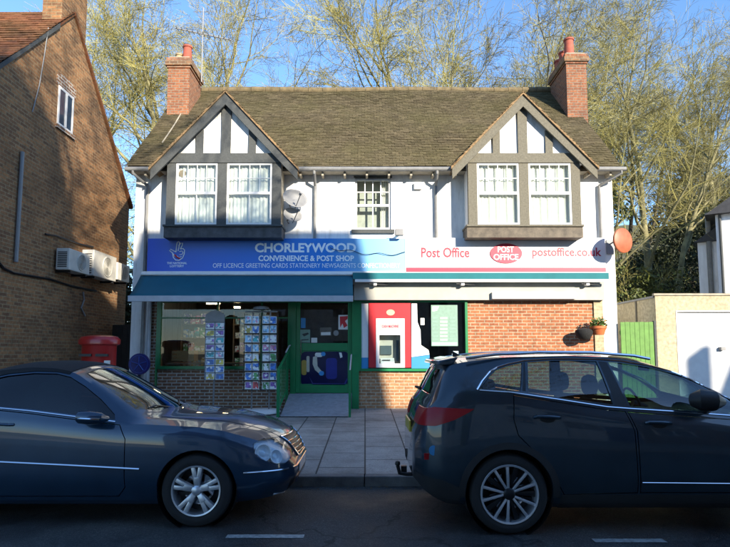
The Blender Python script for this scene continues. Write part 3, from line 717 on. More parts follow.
# TV antenna on left chimney
X,_=at(202,60,15.6); z0=az(82,15.6); z1=az(8,15.6)
an=empty('television_aerial',(X,15.6,z0),'thin metal television aerial on a mast beside the left chimney','aerial')
MB().tube([(X,15.6,z0),(X,15.6,z1)],.018,6).build('mast',M['dish'],an)
zb=az(34,15.6); MB().tube([(X-.75,15.4,zb+.06),(X+.8,15.8,zb-.07)],.02,6).build('boom',M['dish'],an)
for i in range(11):
    s=-0.7+i*.145; MB().tube([(X+s,15.6+s*.26-.14,zb-s*.085),(X+s,15.6+s*.26+.14,zb-s*.085)],.011,4).build('element',M['dish'],an)
MB().tube([(X-.3,15.6,az(12,15.6)),(X+.32,15.6,az(12,15.6))],.01,4).build('element',M['dish'],an)

# ------------------------------------------------------------------ pots by the brick wall
def leafcluster(mb, c, rad, n, size, rr, flat=.7):
    for _ in range(n):
        d=Vector((rr.gauss(0,1),rr.gauss(0,1),rr.gauss(0,1)*flat)); d=d.normalized()*rad*rr.random()**.5; p=Vector(c)+d
        a=Vector((rr.uniform(-1,1),rr.uniform(-1,1),rr.uniform(-1,1))).normalized(); b=a.cross(Vector((rr.uniform(-1,1),rr.uniform(-1,1),rr.uniform(-1,1)))).normalized()
        s=size*rr.uniform(.6,1.3); mb.add([p-a*s,p+b*s*.5,p+a*s,p-b*s*.5],[(0,1,2,3)])
r1=random.Random(3)
cx,cz=at(584,332,12.85)
hb=empty('hanging_basket',(cx,12.9,cz-.2),'dark round bracket basket on the brick wall, left of the orange pot','hanging basket','baskets on the brick wall')
m_=MB(); m_.lathe([(.02,-.19),(.12,-.16),(.18,-.08),(.2,0),(.18,.05),(.05,.09),(.01,.1)],(cx,12.85,cz),'z',20); m_.build('basket',M['basketblack'],hb,smooth=True)
cx,cz=at(598.5,330,12.8)
hb=empty('hanging_basket',(cx,12.9,cz-.2),'orange terracotta pot with leafy plant and orange flowers at the right of the brick wall','hanging basket','baskets on the brick wall')
MB().lathe([(.12,-.11),(.165,.03),(.185,.03),(.185,.09),(.15,.09)],(cx,12.8,cz),'z',24).build('pot',M['pot'],hb,smooth=True)
m_=MB(); leafcluster(m_,(cx,12.8,cz+.13),.19,330,.035,r1); m_.build('leaves',plain('pot_leaves',(.09,.17,.03),.6,isl=.5),hb)
m_=MB(); leafcluster(m_,(cx,12.76,cz+.15),.2,40,.03,r1); m_.build('flowers',M['flower'],hb)

# ------------------------------------------------------------------ card racks
pal=[('blue',(.05,.2,.6)),('red',(.6,.06,.06)),('white',(.7,.7,.7)),('yellow',(.7,.55,.08)),('teal',(.05,.4,.42)),('pink',(.65,.25,.38)),('green',(.1,.35,.1)),('sky blue',(.3,.55,.75)),('purple',(.25,.1,.4))]
def cardmat(nm,c,k):
    m,n,b=newmat('card_'+nm.replace(' ','_')); L=n.links; tc=N(n,'TexCoord'); vo=N(n,'TexVoronoi',Scale=15.0+k); oi=N(n,'ObjectInfo'); sc_=N(n,'VectorMath',operation='SCALE'); L.new(oi.outputs['Random'],sc_.inputs[0]); sc_.inputs['Scale'].default_value=50
    ad=N(n,'VectorMath',operation='ADD'); L.new(tc.outputs['Object'],ad.inputs[0]); L.new(sc_.outputs[0],ad.inputs[1]); L.new(ad.outputs[0],vo.inputs[0])
    
    r=ramp(n,vo.outputs['Color'],[(0,tuple(x*.5 for x in c)),(.4,c),(.62,(.75,.75,.72)),(.8,pal[(k*3+2)%9][1])],'CONSTANT'); L.new(r.outputs[0],b.inputs['Base Color']); b.inputs['Roughness'].default_value=.35; return m
cms=[cardmat(a,b,i) for i,(a,b) in enumerate(pal)]
ordw=['top','second','third','fourth','fifth','sixth','seventh','bottom']
rk=random.Random(11)
def card(px0,px1,py0,py1,Y,label,k,group,rot=0):
    x0,z1=at(px0,py0,Y); x1,z0=at(px1,py1,Y)
    m=MB(); m.box(0,x1-x0,0,.004,0,z1-z0); o=m.build('greeting_card',M['paper']); b_=min(.012,(x1-x0)*.12); pc=MB().box(b_,x1-x0-b_,-.0015,-.0002,b_*(1+k%3),z1-z0-b_).build('picture',cms[k],o,local=True); o.location=(x0,Y,z0); o.rotation_euler=(R(-6),0,rot)
    tag(o,label,'card',group); return o
Y1=12.35
cx,zt=at(215,310,Y1)
rack=empty('card_rack',(cx,Y1,gz(Y1)),'slim floor standing card rack with a rounded pale header board beside the shop window','card rack','card racks outside the shop')
MB().tube([(cx,Y1+.05,gz(Y1)+.02),(cx,Y1+.05,zt-.1)],.02,8).build('pole',M['greypipe'],rack)
MB().lathe([(.26,gz(Y1)),(.26,gz(Y1)+.02),(.05,gz(Y1)+.05)],(cx,Y1+.05,0),'z',24).build('base',M['black'],rack)
hx0,hz1=at(205.5,312,Y1);hx1,hz0=at(224.5,322,Y1)
arch=[(hx0,hz0),(hx1,hz0)]+[(hx1-(hx1-hx0)*i/8, hz1-.06+.10*math.sin(math.pi*i/8)) for i in range(9)]
MB().prism(arch,'y',Y1+.0,Y1+.02).build('header_board',M['dish'],rack)
MB().box(hx0,hx1,Y1+.03,Y1+.045,az(380,Y1),hz0).build('back_panel',plain('rack_back',(.20,.24,.30),.6),rack)
for r_ in range(8):
    for c_ in range(2):
        k=(rk.randrange(9) if rk.random()<.5 else rk.choice([0,7,0,4])); py=322.8+r_*7.2
        card(205.8+c_*9.6,214.3+c_*9.6,py,py+6.4,Y1-.0,'%s greeting card in the slim rack, %s row, %s column'%(pal[k][0],ordw[r_],('left','right')[c_]),k,'greeting cards in the slim rack')
    zz=az(322.8+r_*7.2+6.8,Y1); MB().box(hx0-.005,hx1+.005,Y1-.03,Y1-.026,zz,zz+.008).build('wire_tray',M['grille'],rack)
Y2=12.2
cx,zt=at(260.5,312,Y2); zb_=gz(Y2)
rack=empty('card_rack',(cx,Y2,zb_),'wide twin tower card rack on a round white base near the ramp','card rack','card racks outside the shop')
MB().lathe([(.46,zb_+.02),(.46,zb_+.05),(.40,zb_+.09),(.06,zb_+.10)],(cx,Y2+.1,0),'z',36).build('base',M['upvc'],rack,smooth=True)
MB().lathe([(.2,zt+.06),(.16,zt+.12),(.04,zt+.15)],(cx,Y2+.1,0),'z',20).build('top_cap',M['greypipe'],rack,smooth=True)
MB().box(cx-.36,cx+.36,Y2+.08,Y2+.13,zt,zt+.03).build('top_bar',M['greypipe'],rack)
for t_,(pa,pb) in enumerate(((244.5,259.3),(262,276.8))):
    xa,_=at(pa,330,Y2); xb,_=at(pb,330,Y2); mx=(xa+xb)/2
    MB().tube([(mx,Y2+.1,zb_+.09),(mx,Y2+.1,zt)],.018,8).build('pole',M['greypipe'],rack)
    wm=MB()
    for X,Y in ((xa,Y2),(xb,Y2),(xa,Y2+.22),(xb,Y2+.22)): MB().tube([(X,Y,az(391,Y2)),(X,Y,zt-.02)],.006,5).build('wire_upright',M['black'],rack)
    for r_ in range(8):
        py=316+r_*9.35
        for c_ in range(2):
            k=rk.choice([0,7,2,5,3,4,6,7,0,8,1]); w_=(pb-pa)/2
            card(pa+c_*w_+.4,pa+(c_+1)*w_-.4,py+rk.uniform(-.3,.3),py+8.1,Y2-.01,'%s greeting card in the %s tower of the wide rack, %s row, %s pocket'%(pal[k][0],('left','right')[t_],ordw[r_],('left','right')[c_]),k,'greeting cards in the wide rack')
        zz=az(py+8.7,Y2); MB().box(xa-.01,xb+.01,Y2-.045,Y2-.038,zz,zz+.022).build('wire_tray',M['black'],rack)
        MB().box(xa,xb,Y2+.03,Y2+.2,zz-.005,zz).build('shelf',M['black'],rack)

# ------------------------------------------------------------------ ramp and rails
rx0,rx1=-1.78,-.36; ya_=11.72; zt_=zd0-.012
rp=empty('access_ramp',((rx0+rx1)/2,ya_,gz(ya_)),'sloping grey ramp up to the green shop door','ramp')
MB().hexa([(rx0,ya_,gz(ya_)-.02),(rx1,ya_,gz(ya_)-.02),(rx1,YF-.03,.2),(rx0,YF-.03,.2),(rx0,ya_,gz(ya_)+.015),(rx1,ya_,gz(ya_)+.015),(rx1,YF-.03,zt_),(rx0,YF-.03,zt_)]).build('ramp_deck',M['concrete'],rp)
MB().box(rx0,rx1,ya_-.0,ya_+.03,gz(ya_)-.02,gz(ya_)+.02).build('toe_plate',M['alloy'],rp)
rl=empty('handrail',(rx0-.05,ya_,gz(ya_)),'green railing with upright bars on the left side of the ramp','railing')
xx=rx0-.05; za_=gz(ya_); 
MB().box(xx-.03,xx+.03,ya_-.03,ya_+.03,za_,za_+1.02).build('post',M['green'],rl); MB().box(xx-.03,xx+.03,YF-.12,YF-.06,za_+.05,za_+1.38).build('post',M['green'],rl)
MB().tube([(xx,ya_,za_+1.0),(xx,YF-.09,za_+1.36)],.025,8).build('top_rail',M['green'],rl); MB().tube([(xx,ya_,za_+.15),(xx,YF-.09,za_+.5)],.02,8).build('bottom_rail',M['green'],rl)
for i in range(1,6):
    t=i/6; yy=ya_+(YF-.09-ya_)*t; MB().tube([(xx,yy,za_+.15+.35*t),(xx,yy,za_+1.0+.36*t)],.011,6).build('bar',M['green'],rl)
MB().tube([(xx+.02,YF-.5,za_+1.35),(xx+.06,YF-.25,za_+1.5),(xx+.06,YF-.06,za_+1.52)],.016,8).build('grab_rail',M['pipewhite'],rl)
rl=empty('handrail',(rx1+.04,ya_,gz(ya_)),'slim rail with green post on the right side of the ramp','railing')
xx=rx1+.04
MB().box(xx-.025,xx+.025,ya_-.025,ya_+.025,za_,za_+.98).build('post',M['green'],rl)
MB().tube([(xx,ya_,za_+.97),(xx,YF-.35,za_+1.28),(xx,YF-.06,za_+1.3)],.018,8).build('top_rail',M['pipewhite'],rl)

# ------------------------------------------------------------------ door posters and graphic
def poster(name,p0,p1,q0,q1,Y,mat,label,cat='poster',group=None,extra=None):
    x0,z1=at(p0,q0,Y); x1,z0=at(p1,q1,Y)
    e=empty(name,((x0+x1)/2,Y,z0),label,cat,group)
    MB().box(x0,x1,Y-.003,Y,z0,z1).build('sheet',mat,e)
    return e
YD=YF+.045
e=poster('poster',338.5,349,315,329.5,YD,M['paper'],'white and red poster at the top right of the shop door glass')
def patch(e,name,pts,Y,mat):
    q=[at(a,b,Y) for a,b in pts]; MB().prism(q,'y',Y-.002,Y).build(name,mat,e)
patch(e,'red_print',[(339.8,316.5),(347.8,316),(347.5,319),(345,321),(347.6,325.5),(344,328),(342.5,323.5),(340.2,327.5)],YD-.004,M['red'])
e=poster('poster',300,310,329.5,342.5,YD,M['posterg'],'pale green notice at the left of the shop door glass')
patch(e,'dark_print',[(302,334),(308,332.5),(309,334),(304,336.5)],YD-.004,M['grille']); patch(e,'lower_print',[(301.5,339.5),(308.5,339),(308.5,340),(301.5,340.5)],YD-.004,M['grille'])
e=poster('poster',311.3,317.2,337.8,342.6,YD,M['paper'],'small white square notice low on the shop door glass')
e=poster('poster',320,331.5,327.5,336,YD,M['room'],'dark notice with a white band in the middle of the shop door glass'); patch(e,'white_band',[(321,332.3),(330.5,332),(330.5,335),(321,335.2)],YD-.004,M['paper'])
e=poster('poster',301,305.5,318,328,YD,M['blue'],'small blue sticker at the upper left of the shop door glass')
cx,cz=at(336,333,YD); o=MB().lathe([(.065,-.004),(.065,0)],(cx,YD,cz),'y',20).build('round_sticker',M['dish']); recenter(o); tag(o,'round grey sticker on the shop door glass below the red poster','sticker')
Yp=YF+.04
x0,z1=at(299,349.5,Yp); x1,z0=at(350,387,Yp)
e=empty('door_graphic',((x0+x1)/2,Yp,z0),'glossy dark navy picture panel with cream, yellow and blue shapes and a painted glare arc on the lower door','poster')
def rr(px0,px1,py0,py1,r=4,seg=5):
    pts=[]
    for (cx_,cy_,a0) in ((px1-r,py0+r,-90),(px1-r,py1-r,0),(px0+r,py1-r,90),(px0+r,py0+r,180)):
        for i in range(seg+1): a=R(a0+90*i/seg); pts.append((cx_+r*math.cos(a),cy_+r*math.sin(a)))
    return pts
gl=plain('navy_gloss',(.008,.010,.05),.12,var=.1)
patch(e,'panel',rr(301,349,351.5,386.5,5),Yp-.004,gl)
patch(e,'yellow_patch',rr(301.5,306.5,360,375,2),Yp-.008,plain('mustard_print',(.42,.28,.04),.35))
patch(e,'cream_patch',rr(306.5,309.5,356,372,1.2),Yp-.008,plain('cream_print',(.5,.48,.38),.3)); patch(e,'cream_patch',rr(315,322.5,352.6,357,1.8),Yp-.008,M['paper'])
patch(e,'cream_patch',[(313,357),(317,355.5),(317.5,366),(322,371.5),(320.5,374.5),(315,370),(312.6,364)],Yp-.008,plain('cream_glare_arc',(.52,.50,.42),.3))  # arc of glare on the panel, painted as a cream shape
patch(e,'blue_patch',rr(319,324,371,375.5,2),Yp-.010,M['blue']); patch(e,'blue_patch',rr(321,325.5,352,356,1.8),Yp-.010,M['blue']); patch(e,'blue_patch',rr(326,337,358,379,3),Yp-.008,plain('royal_blue_print',(.02,.03,.22),.2))
patch(e,'blue_outline',[(309,376),(313,383),(344,383.5),(347,378),(347.5,380),(345,385),(312.5,384.8)],Yp-.008,M['navy']); patch(e,'cream_patch',[(339,352.4),(341.5,352.6),(342.5,357),(340.3,358)],Yp-.008,M['paper'])

# ------------------------------------------------------------------ cash machine window
Ya=YF+.018
x0,z1=at(368.8,303.2,Ya); x1,z0=at(411,369,Ya)
z0=az(370,YS)+.061
atm=empty('cash_machine',((x0+x1)/2,YF+.2,z0),'red framed cash machine with a white fascia built into the right shop window','cash machine')
fx0,fz1=at(376,318.5,Ya-.01); fx1,_=at(404.5,318.5,Ya)
sx0,sz1=at(379.3,335,Ya); sx1,sz0=at(400.5,363.5,Ya)
ys0=YF-.005; ys1=YF+.02
sr=MB(); sr.box(x0,fx0,ys0,ys1,z0,z1); sr.box(fx1,x1,ys0,ys1,z0,z1); sr.box(fx0,fx1,ys0,ys1,fz1,z1); sr.build('surround',M['red'],atm)
fc=MB(); yf0=ys0-.015; fc.box(fx0,sx0,yf0,ys1,z0,fz1); fc.box(sx1,fx1,yf0,ys1,z0,fz1); fc.box(sx0,sx1,yf0,ys1,sz1,fz1); fc.box(sx0,sx1,yf0,ys1,z0,sz0)
fc.build('fascia',M['signwhite'],atm)
hx=MB(); hx.box(sx0,sx1,ys1+.24,ys1+.26,sz0,sz1); hx.box(sx0-.01,sx0,ys1,ys1+.26,sz0,sz1); hx.box(sx1,sx1+.01,ys1,ys1+.26,sz0,sz1); hx.box(sx0,sx1,ys1,ys1+.25,sz0-.012,sz0)
hx.box(sx0,sx1,ys1,ys1+.25,sz1,sz1+.01); hx.build('recess',plain('atm_recess',(.55,.52,.46),.5),atm)
a,b_=at(380.5,348,Ya); c,d=at(392,354.5,Ya)
MB().hexa([(a,ys1+.18,d),(c,ys1+.18,d),(c,ys1+.24,d),(a,ys1+.24,d),(a,ys1+.2,b_+.06),(c,ys1+.2,b_+.06),(c,ys1+.24,b_+.06),(a,ys1+.24,b_+.06)]).build('screen',M['screen'],atm)
MB().hexa([(sx0+.03,ys1+.02,sz0+.0),(sx1-.14,ys1+.02,sz0+.0),(sx1-.14,ys1+.2,sz0+.0),(sx0+.03,ys1+.2,sz0+.0),(sx0+.03,ys1+.02,sz0+.04),(sx1-.14,ys1+.02,sz0+.04),(sx1-.14,ys1+.2,sz0+.13),(sx0+.03,ys1+.2,sz0+.13)]).build('shelf',M['signwhite'],atm)
MB().box(sx0+.08,sx0+.26,ys1+.03,ys1+.12,sz0+.07,sz0+.09).build('keypad',M['grille'],atm,bevel=.004)
MB().box(sx1-.10,sx1-.03,ys1+.14,ys1+.2,sz0+.05,sz1-.12).build('card_slot',M['screen'],atm,bevel=.008)
a,b_=at(380,322,Ya); c,d=at(400.5,330.5,Ya); MB().box(a,c,yf0-.006,yf0-.001,d,b_).build('header_panel',plain('pale_pink',(.72,.42,.42),.5),atm)
cx,cz=at(390.5,312.5,Ya); MB().lathe([(.10,ys0-.006),(.10,ys0-.001)],(cx,0,cz),'y',28,sy=.72).build('oval_badge',plain('peach_badge',(.72,.42,.28),.5),atm)
text('CASH MACHINE',382,398.5,325,327.6,yf0-.007,M['pinkred'],atm,bold=.01)
Yw=YF+.02
def winpanel(p0,p1,split,label,q0=303.5,q1=368.5):
    e=empty('window_panel',(at((p0+p1)/2,q1,Yw)[0],Yw,at(p0,q1,Yw)[1]),label,'window graphic','white and blue window panels')
    x0,z1=at(p0,q0,Yw);x1,z0=at(p1,q1,Yw);zs=az(split,Yw)
    MB().box(x0,x1,Yw-.0,Yw+.003,zs,z1).build('white_field',M['signwhite'],e); MB().box(x0,x1,Yw-.0,Yw+.003,z0,zs-.0005).build('blue_field',M['blue'],e)
winpanel(361.5,368.2,357.5,'narrow white window panel with blue foot left of the cash machine')
e=empty('window_panel',(at(420,368,Yw)[0],Yw,az(368,Yw)),'wide white window panel with a blue foot right of the cash machine','window graphic','white and blue window panels')
patch(e,'white_field',[(411.5,303.5),(417,303.5),(417.5,322),(420.5,330),(421,345),(428.5,350),(429.5,354.5),(411.5,357)],Yw,M['signwhite'])
patch(e,'blue_field',[(411.5,357.3),(429.5,354.8),(430,368.3),(411.5,368.3)],Yw,M['blue'])
e=poster('notice_board',431,458,305,346,Yw,M['posterg'],'pale green printed notice sheet in the right shop window')
patch(e,'heading',[(432.5,306.5),(439,306.5),(437,310.5),(432.5,311.5)],Yw-.005,M['paper'])
for i in range(7):
    y_=317+i*3.6
    for (a,b_) in ((432.5,438),(440,447.5),(449.5,456)):
        patch(e,'text_block',[(a,y_),(b_,y_),(b_,y_+2.2),(a,y_+2.2)],Yw-.005,plain('notice_pale',(.40,.47,.42),.6) if a==440 else plain('notice_print',(.22,.36,.29),.6) if i==0 and a==432.5 else bpy.data.materials['notice_print'])
patch(e,'lower_band',[(432,342.3),(457,342.3),(457,345.3),(432,345.3)],Yw-.005,plain('aqua_band',(.45,.70,.66),.5))
poster('window_card',452,458.5,351,359,Yw,plain('pale_blue_card',(.45,.60,.72),.5),'small pale blue card low in the right corner of the right shop window','card')
poster('window_card',420.5,424.5,318,325,Yw,M['paper'],'small white card between the cash machine and the green notice sheet','card')
# interior fittings : shelving with goods, ceiling lamps
def shelf_unit(x0,x1,y,z0,n,label):
    e=empty('shelf_unit',((x0+x1)/2,y,.42),label,'shelves','shelf units inside the shop')
    MB().box(x0,x0+.03,y,y+.35,.42,z0+n*.36).build('side_panel',M['shelfwood'],e); MB().box(x1-.03,x1,y,y+.35,.42,z0+n*.36).build('side_panel',M['shelfwood'],e)
    MB().box(x0+.03,x1-.03,y+.33,y+.35,.42,z0+n*.36).build('back_panel',M['shelfwood'],e)
    for i in range(n): MB().box(x0+.03,x1-.03,y,y+.33,z0+i*.36-.02,z0+i*.36).build('shelf',M['shelfwood'],e)
    return e
ri=random.Random(8)
for u,(xa,xb,yy,lb) in enumerate(((-4.75,-3.75,14.2,'wooden shelf unit with goods behind the left window pane'),(-3.5,-2.3,14.6,'wooden shelf unit with goods behind the card racks'))):
    shelf_unit(xa,xb,yy,1.25,4,lb)
    for i in range(4):
        x=xa+.06; j=0
        while x<xb-.15:
            wd=ri.uniform(.08,.15); h=ri.uniform(.14,.28); k=ri.randrange(9)
            o=MB().box(x,x+wd,yy+.02,yy+.2,1.25+i*.36+.001,1.25+i*.36+h).build('packet',cms[k]); recenter(o)
            tag(o,'%s packet on %s shelf of the %s indoor unit, %s in its row'%(pal[k][0],('lowest','second','third','top')[i],('left','right')[u],(ordw[:7]+['eighth','ninth','tenth','eleventh','twelfth','thirteenth','fourteenth'])[j].replace('top','first')),'packet','packets on the shop shelves')
            x+=wd+.02; j+=1
x0,z1=at(172,350.5,YF+.5);x1,z0=at(194,361,YF+.5)
cr=empty('wooden_crate',((x0+x1)/2,YF+.5,z0),'slatted wooden crate in the bottom left of the left shop window','crate')
for i in range(3):
    h=(z1-z0)/3; MB().box(x0,x1,YF+.48,YF+.5,z0+i*h,z0+i*h+h*.8).build('slat',plain('crate_wood',(.40,.27,.12),.8) if i==0 else bpy.data.materials['crate_wood'],cr)
MB().box(x0,x0+.03,YF+.5,YF+.8,z0,z1).build('end_board',bpy.data.materials['crate_wood'],cr); MB().box(x1-.03,x1,YF+.5,YF+.8,z0,z1).build('end_board',bpy.data.materials['crate_wood'],cr); MB().box(x0,x1,YF+.8,YF+.82,z0,z1).build('slat',bpy.data.materials['crate_wood'],cr)
o=MB().box(-4.85,-1.6,YF+.28,YF+.95,az(362.5,YF+.5)-.04,az(362.5,YF+.5)-.0).build('window_shelf',M['shelfwood']); recenter(o); tag(o,'wooden display shelf along the bottom of the left shop window','shelf')
m,n,b=newmat('lamp_glow'); b.inputs['Emission Color'].default_value=(1,.72,.4,1); b.inputs['Emission Strength'].default_value=14; M['lamp']=m
for (px,py,lb) in ((213,302.5,'lit warm strip lamp under the shop ceiling behind the slim card rack'),(237,306.5,'small lit warm lamp under the shop ceiling between the two card racks')):
    X,Z=at(px,py+1.5,13.7); wd=.16 if px<220 else .07
    e=empty('ceiling_lamp',(X,13.7,Z),lb,'lamp','lamps inside the shop'); MB().box(X-wd,X+wd,13.68,13.76,Z-.0,Z+.03).build('diffuser',M['lamp'],e); MB().box(X-wd-.02,X+wd+.02,13.66,13.78,Z+.03,Z+.08).build('housing',M['upvc'],e)

slp=lambda px,py:None
pts=[]
for i in range(14):
    t=i/13; px=192-30*t+2.2*math.sin(t*3); py=93+52*t
    cx_=(px-365)/F; cy_=(273.5-py)/F+SHIFT*730/F; d=Vector((cx_,math.cos(PITCH)-cy_*math.sin(PITCH),math.sin(PITCH)+cy_*math.cos(PITCH)))
    t_=(ZE-EYE-slope*YE)/(d.z-slope*d.y); p=Vector((0,0,EYE))+d*t_; pts.append((p.x,p.y-.02,p.z+.05))
o=MB().tube(pts,.018,6).build('cable',M['stone']); recenter(o); tag(o,'pale aerial cable running down the mossy roof beside the left chimney','cable')
# ------------------------------------------------------------------ left brick house
XW=-7.0
lh=empty('brick_house',(XW-4,12.9,.2),'brown brick house at the left with a tall gable wall, tiled roof and chimney','house')
def yat(px,py=270):
    cx_=(px-365.0)/F; cy_=(273.5-py)/F+SHIFT*730/F; return XW/cx_*(math.cos(PITCH)-cy_*math.sin(PITCH))
ya_=yat(74,12); za_=az(12,ya_); yq_=yat(2,60); yf_=8.4
sl=(za_-az(60,yq_))/(ya_-yq_); zf_=za_-sl*(ya_-yf_)
yr_=yat(130,205); zr_=az(205,yr_)
MB().prism([(yf_+.15,0),(yr_-.05,0),(yr_-.05,zr_-.1),(ya_,za_-.1),(yf_+.15,zf_+.0)],'x',XW-.3,XW).build('gable_wall',M['brick_left'],lh)
MB().box(XW-10,XW-.3,yf_+.15,yf_+.4,0,zf_+.1).build('front_wall',M['brick_left'],lh)
MB().box(XW-10,XW-.3,yr_-.3,yr_-.05,0,zr_).build('rear_wall',M['brick_left'],lh)
Lf=math.hypot(ya_-yf_,za_-zf_); rt=MB(); tiles(rt,(XW-6,yf_-.1,zf_-.1*sl),(1,0,0),(0,ya_-yf_,za_-zf_),6.05,Lf+.1,gauge=.16,tw=.25); rt.build('roof',M['tile_red'],lh)
MB().hexa([(XW-10,yf_,zf_-.1),(XW+.03,yf_,zf_-.1),(XW+.03,ya_,za_-.1),(XW-10,ya_,za_-.1),(XW-10,yf_,zf_-.02),(XW+.03,yf_,zf_-.02),(XW+.03,ya_,za_-.02),(XW-10,ya_,za_-.02)]).build('roof_deck',M['tile_red'],lh)
MB().hexa([(XW-10,ya_,za_-.1),(XW+.05,ya_,za_-.1),(XW+.05,yr_+.1,zr_-.1),(XW-10,yr_+.1,zr_-.1),(XW-10,ya_,za_),(XW+.05,ya_,za_),(XW+.05,yr_+.1,zr_),(XW-10,yr_+.1,zr_)]).build('rear_roof',M['tile_red'],lh)
MB().hexa([(XW,yf_,zf_-.14),(XW+.04,yf_,zf_-.14),(XW+.04,ya_-.6,za_-.14-.6*sl),(XW,ya_-.6,za_-.14-.6*sl),(XW,yf_,zf_-.02),(XW+.04,yf_,zf_-.02),(XW+.04,ya_-.6,za_-.02-.6*sl),(XW,ya_-.6,za_-.02-.6*sl)]).build('verge',M['timber'],lh)
chimney(lh,XW-.45,XW-.0+.002,yat(62,10),yat(86,30),za_-1.2,za_+1.5,M['brick_left'],[(XW-.22,yat(68,5),.12,.4,M['terrapot']),(XW-.22,yat(80,5),.12,.4,M['terrapot'])])
# gable window
y0,y1=yat(57.5,105),yat(73,110); z1=az(85,y0); z0=az(124,y0)
wn=empty('window',(XW,(y0+y1)/2,z0),None,None); wn.parent=lh; wn.location=wn.location-org[lh.name]
f_=MB(); f=.06
f_.box(XW-.02,XW+.02,y0,y0+f,z0,z1); f_.box(XW-.02,XW+.02,y1-f,y1,z0,z1); f_.box(XW-.02,XW+.02,y0+f,y1-f,z1-f,z1); f_.box(XW-.02,XW+.02,y0+f,y1-f,z0,z0+f); f_.box(XW-.02,XW+.03,(y0+y1)/2-.03,(y0+y1)/2+.03,z0+f,z1-f)
f_.build('frame',M['upvc'],wn); MB().box(XW+.001,XW+.008,y0+f,y1-f,z0+f,z1-f).build('pane',plain('dark_pane',(.05,.08,.12),.05),wn)
MB().box(XW-.02,XW+.05,y0-.06,y1+.06,z0-.09,z0-.001).build('sill',M['brick_red'],wn)
arc=[(y0-.08+(y1-y0+.16)*i/8,z1+.05+.1*math.sin(math.pi*i/8)) for i in range(9)]
MB().prism([(y0-.08,z1+.001)]+[(a,b+.18) for a,b in arc]+[(y1+.08,z1+.001)],'x',XW-.02,XW+.012).build('brick_arch',M['brick_red'],wn)
# pipes and cables on the gable
yp=yat(13); MB().tube([(XW+.05,yat(20,152),az(152,yat(20,152))),(XW+.05,yp,az(262,yp))],.04,8).build('soil_pipe',M['dish'],lh)
def wall_cable(pts,r,label,mat='black'):
    q=[(XW+.03,yat(a,b),az(b,yat(a,b))) for a,b in pts]; o=MB().tube(q,r,5).build('cable',M[mat]); recenter(o); tag(o,label,'cable','cables on the brick gable')
wall_cable([(-6,258),(2,268),(12,273),(30,276),(48,279),(70,286),(95,291)],.025,'thick dark cable running low across the brick gable wall below the AC units')
wall_cable([(44,234),(55,236),(66,240),(78,244),(92,247)],.02,'short dark cable sloping down to the top of the AC units on the brick gable')
wall_cable([(47,28),(43,55),(38,85),(31,112)],.012,'thin pale wire hanging down the upper brick gable','dish')
wall_cable([(82,292),(83,300),(80,308),(84,316)],.02,'loose pale cable loop hanging under the AC units','dish')
# AC units
def acunit(pa,pb,q0,q1,yoff,label):
    Xf=XW+.36; ya=Xf*F/(pa-365); yb=Xf*F/(pb-365); z1=az(q0,ya); z0=az(q1,ya)
    e=empty('air_conditioner',(XW+.2,(ya+yb)/2,z0),label,'air conditioner','air conditioning units on the brick gable')
    MB().box(XW+.06,Xf,ya,yb,z0,z1).build('casing',M['acwhite'],e,bevel=.015)
    cy,cz=ya+(yb-ya)*.58,(z0+z1)/2; r=min(z1-z0,yb-ya)*.4
    MB().lathe([(r,Xf+.002),(r,Xf+.02),(r*.93,Xf+.02),(r*.93,Xf+.002)],(0,cy,cz),'x',28,cap=False).build('fan_ring',M['acwhite'],e)
    MB().lathe([(r*.93,Xf+.001),(r*.93,Xf+.004)],(0,cy,cz),'x',28).build('fan_opening',plain('fan_shade',(.30,.29,.25),.6),e)
    for i in range(6): 
        rr_=r*(.15+.15*i); MB().lathe([(rr_,Xf+.006),(rr_,Xf+.014),(rr_-.008,Xf+.014),(rr_-.008,Xf+.006)],(0,cy,cz),'x',24,cap=False).build('guard_ring',M['acwhite'],e)
    for i in range(9):
        zz=z0+.06+(z1-z0-.12)*i/9; MB().box(XW+.10,Xf-.05,ya-.006,ya-.001,zz,zz+.022).build('louvre',M['grille'],e)
    for yy in (ya+.12,yb-.12): MB().box(XW,Xf-.02,yy-.02,yy+.02,z0-.05,z0-.003).build('bracket',M['black'],e)
acunit(66,87,248,269.5,0,'air conditioner on the brick gable, nearest the camera and leftmost of the three')
acunit(91,114,249.5,275.5,0,'middle air conditioner on the brick gable with its round fan showing')
acunit(115.5,127.5,262,279.5,0,'small far air conditioner on the brick gable beside the white shop wall')
# dark fence closing the passage
fn=empty('passage_gate',((XW+xl)/2,15.2,.2),'dark boarded gate closing the passage between the brick house and the shop','gate')
for i in range(10):
    x=XW+.02+i*.139; MB().box(x,x+.132,15.2,15.23,.25,2.35).build('board',plain('dark_board',(.035,.03,.025),.85) if i==0 else bpy.data.materials['dark_board'],fn)
MB().box(XW+.02,xl-.02,15.235,15.28,2.1,2.2).build('rail',bpy.data.materials['dark_board'],fn); MB().box(XW+.02,xl-.02,15.235,15.28,.5,.6).build('rail',bpy.data.materials['dark_board'],fn)

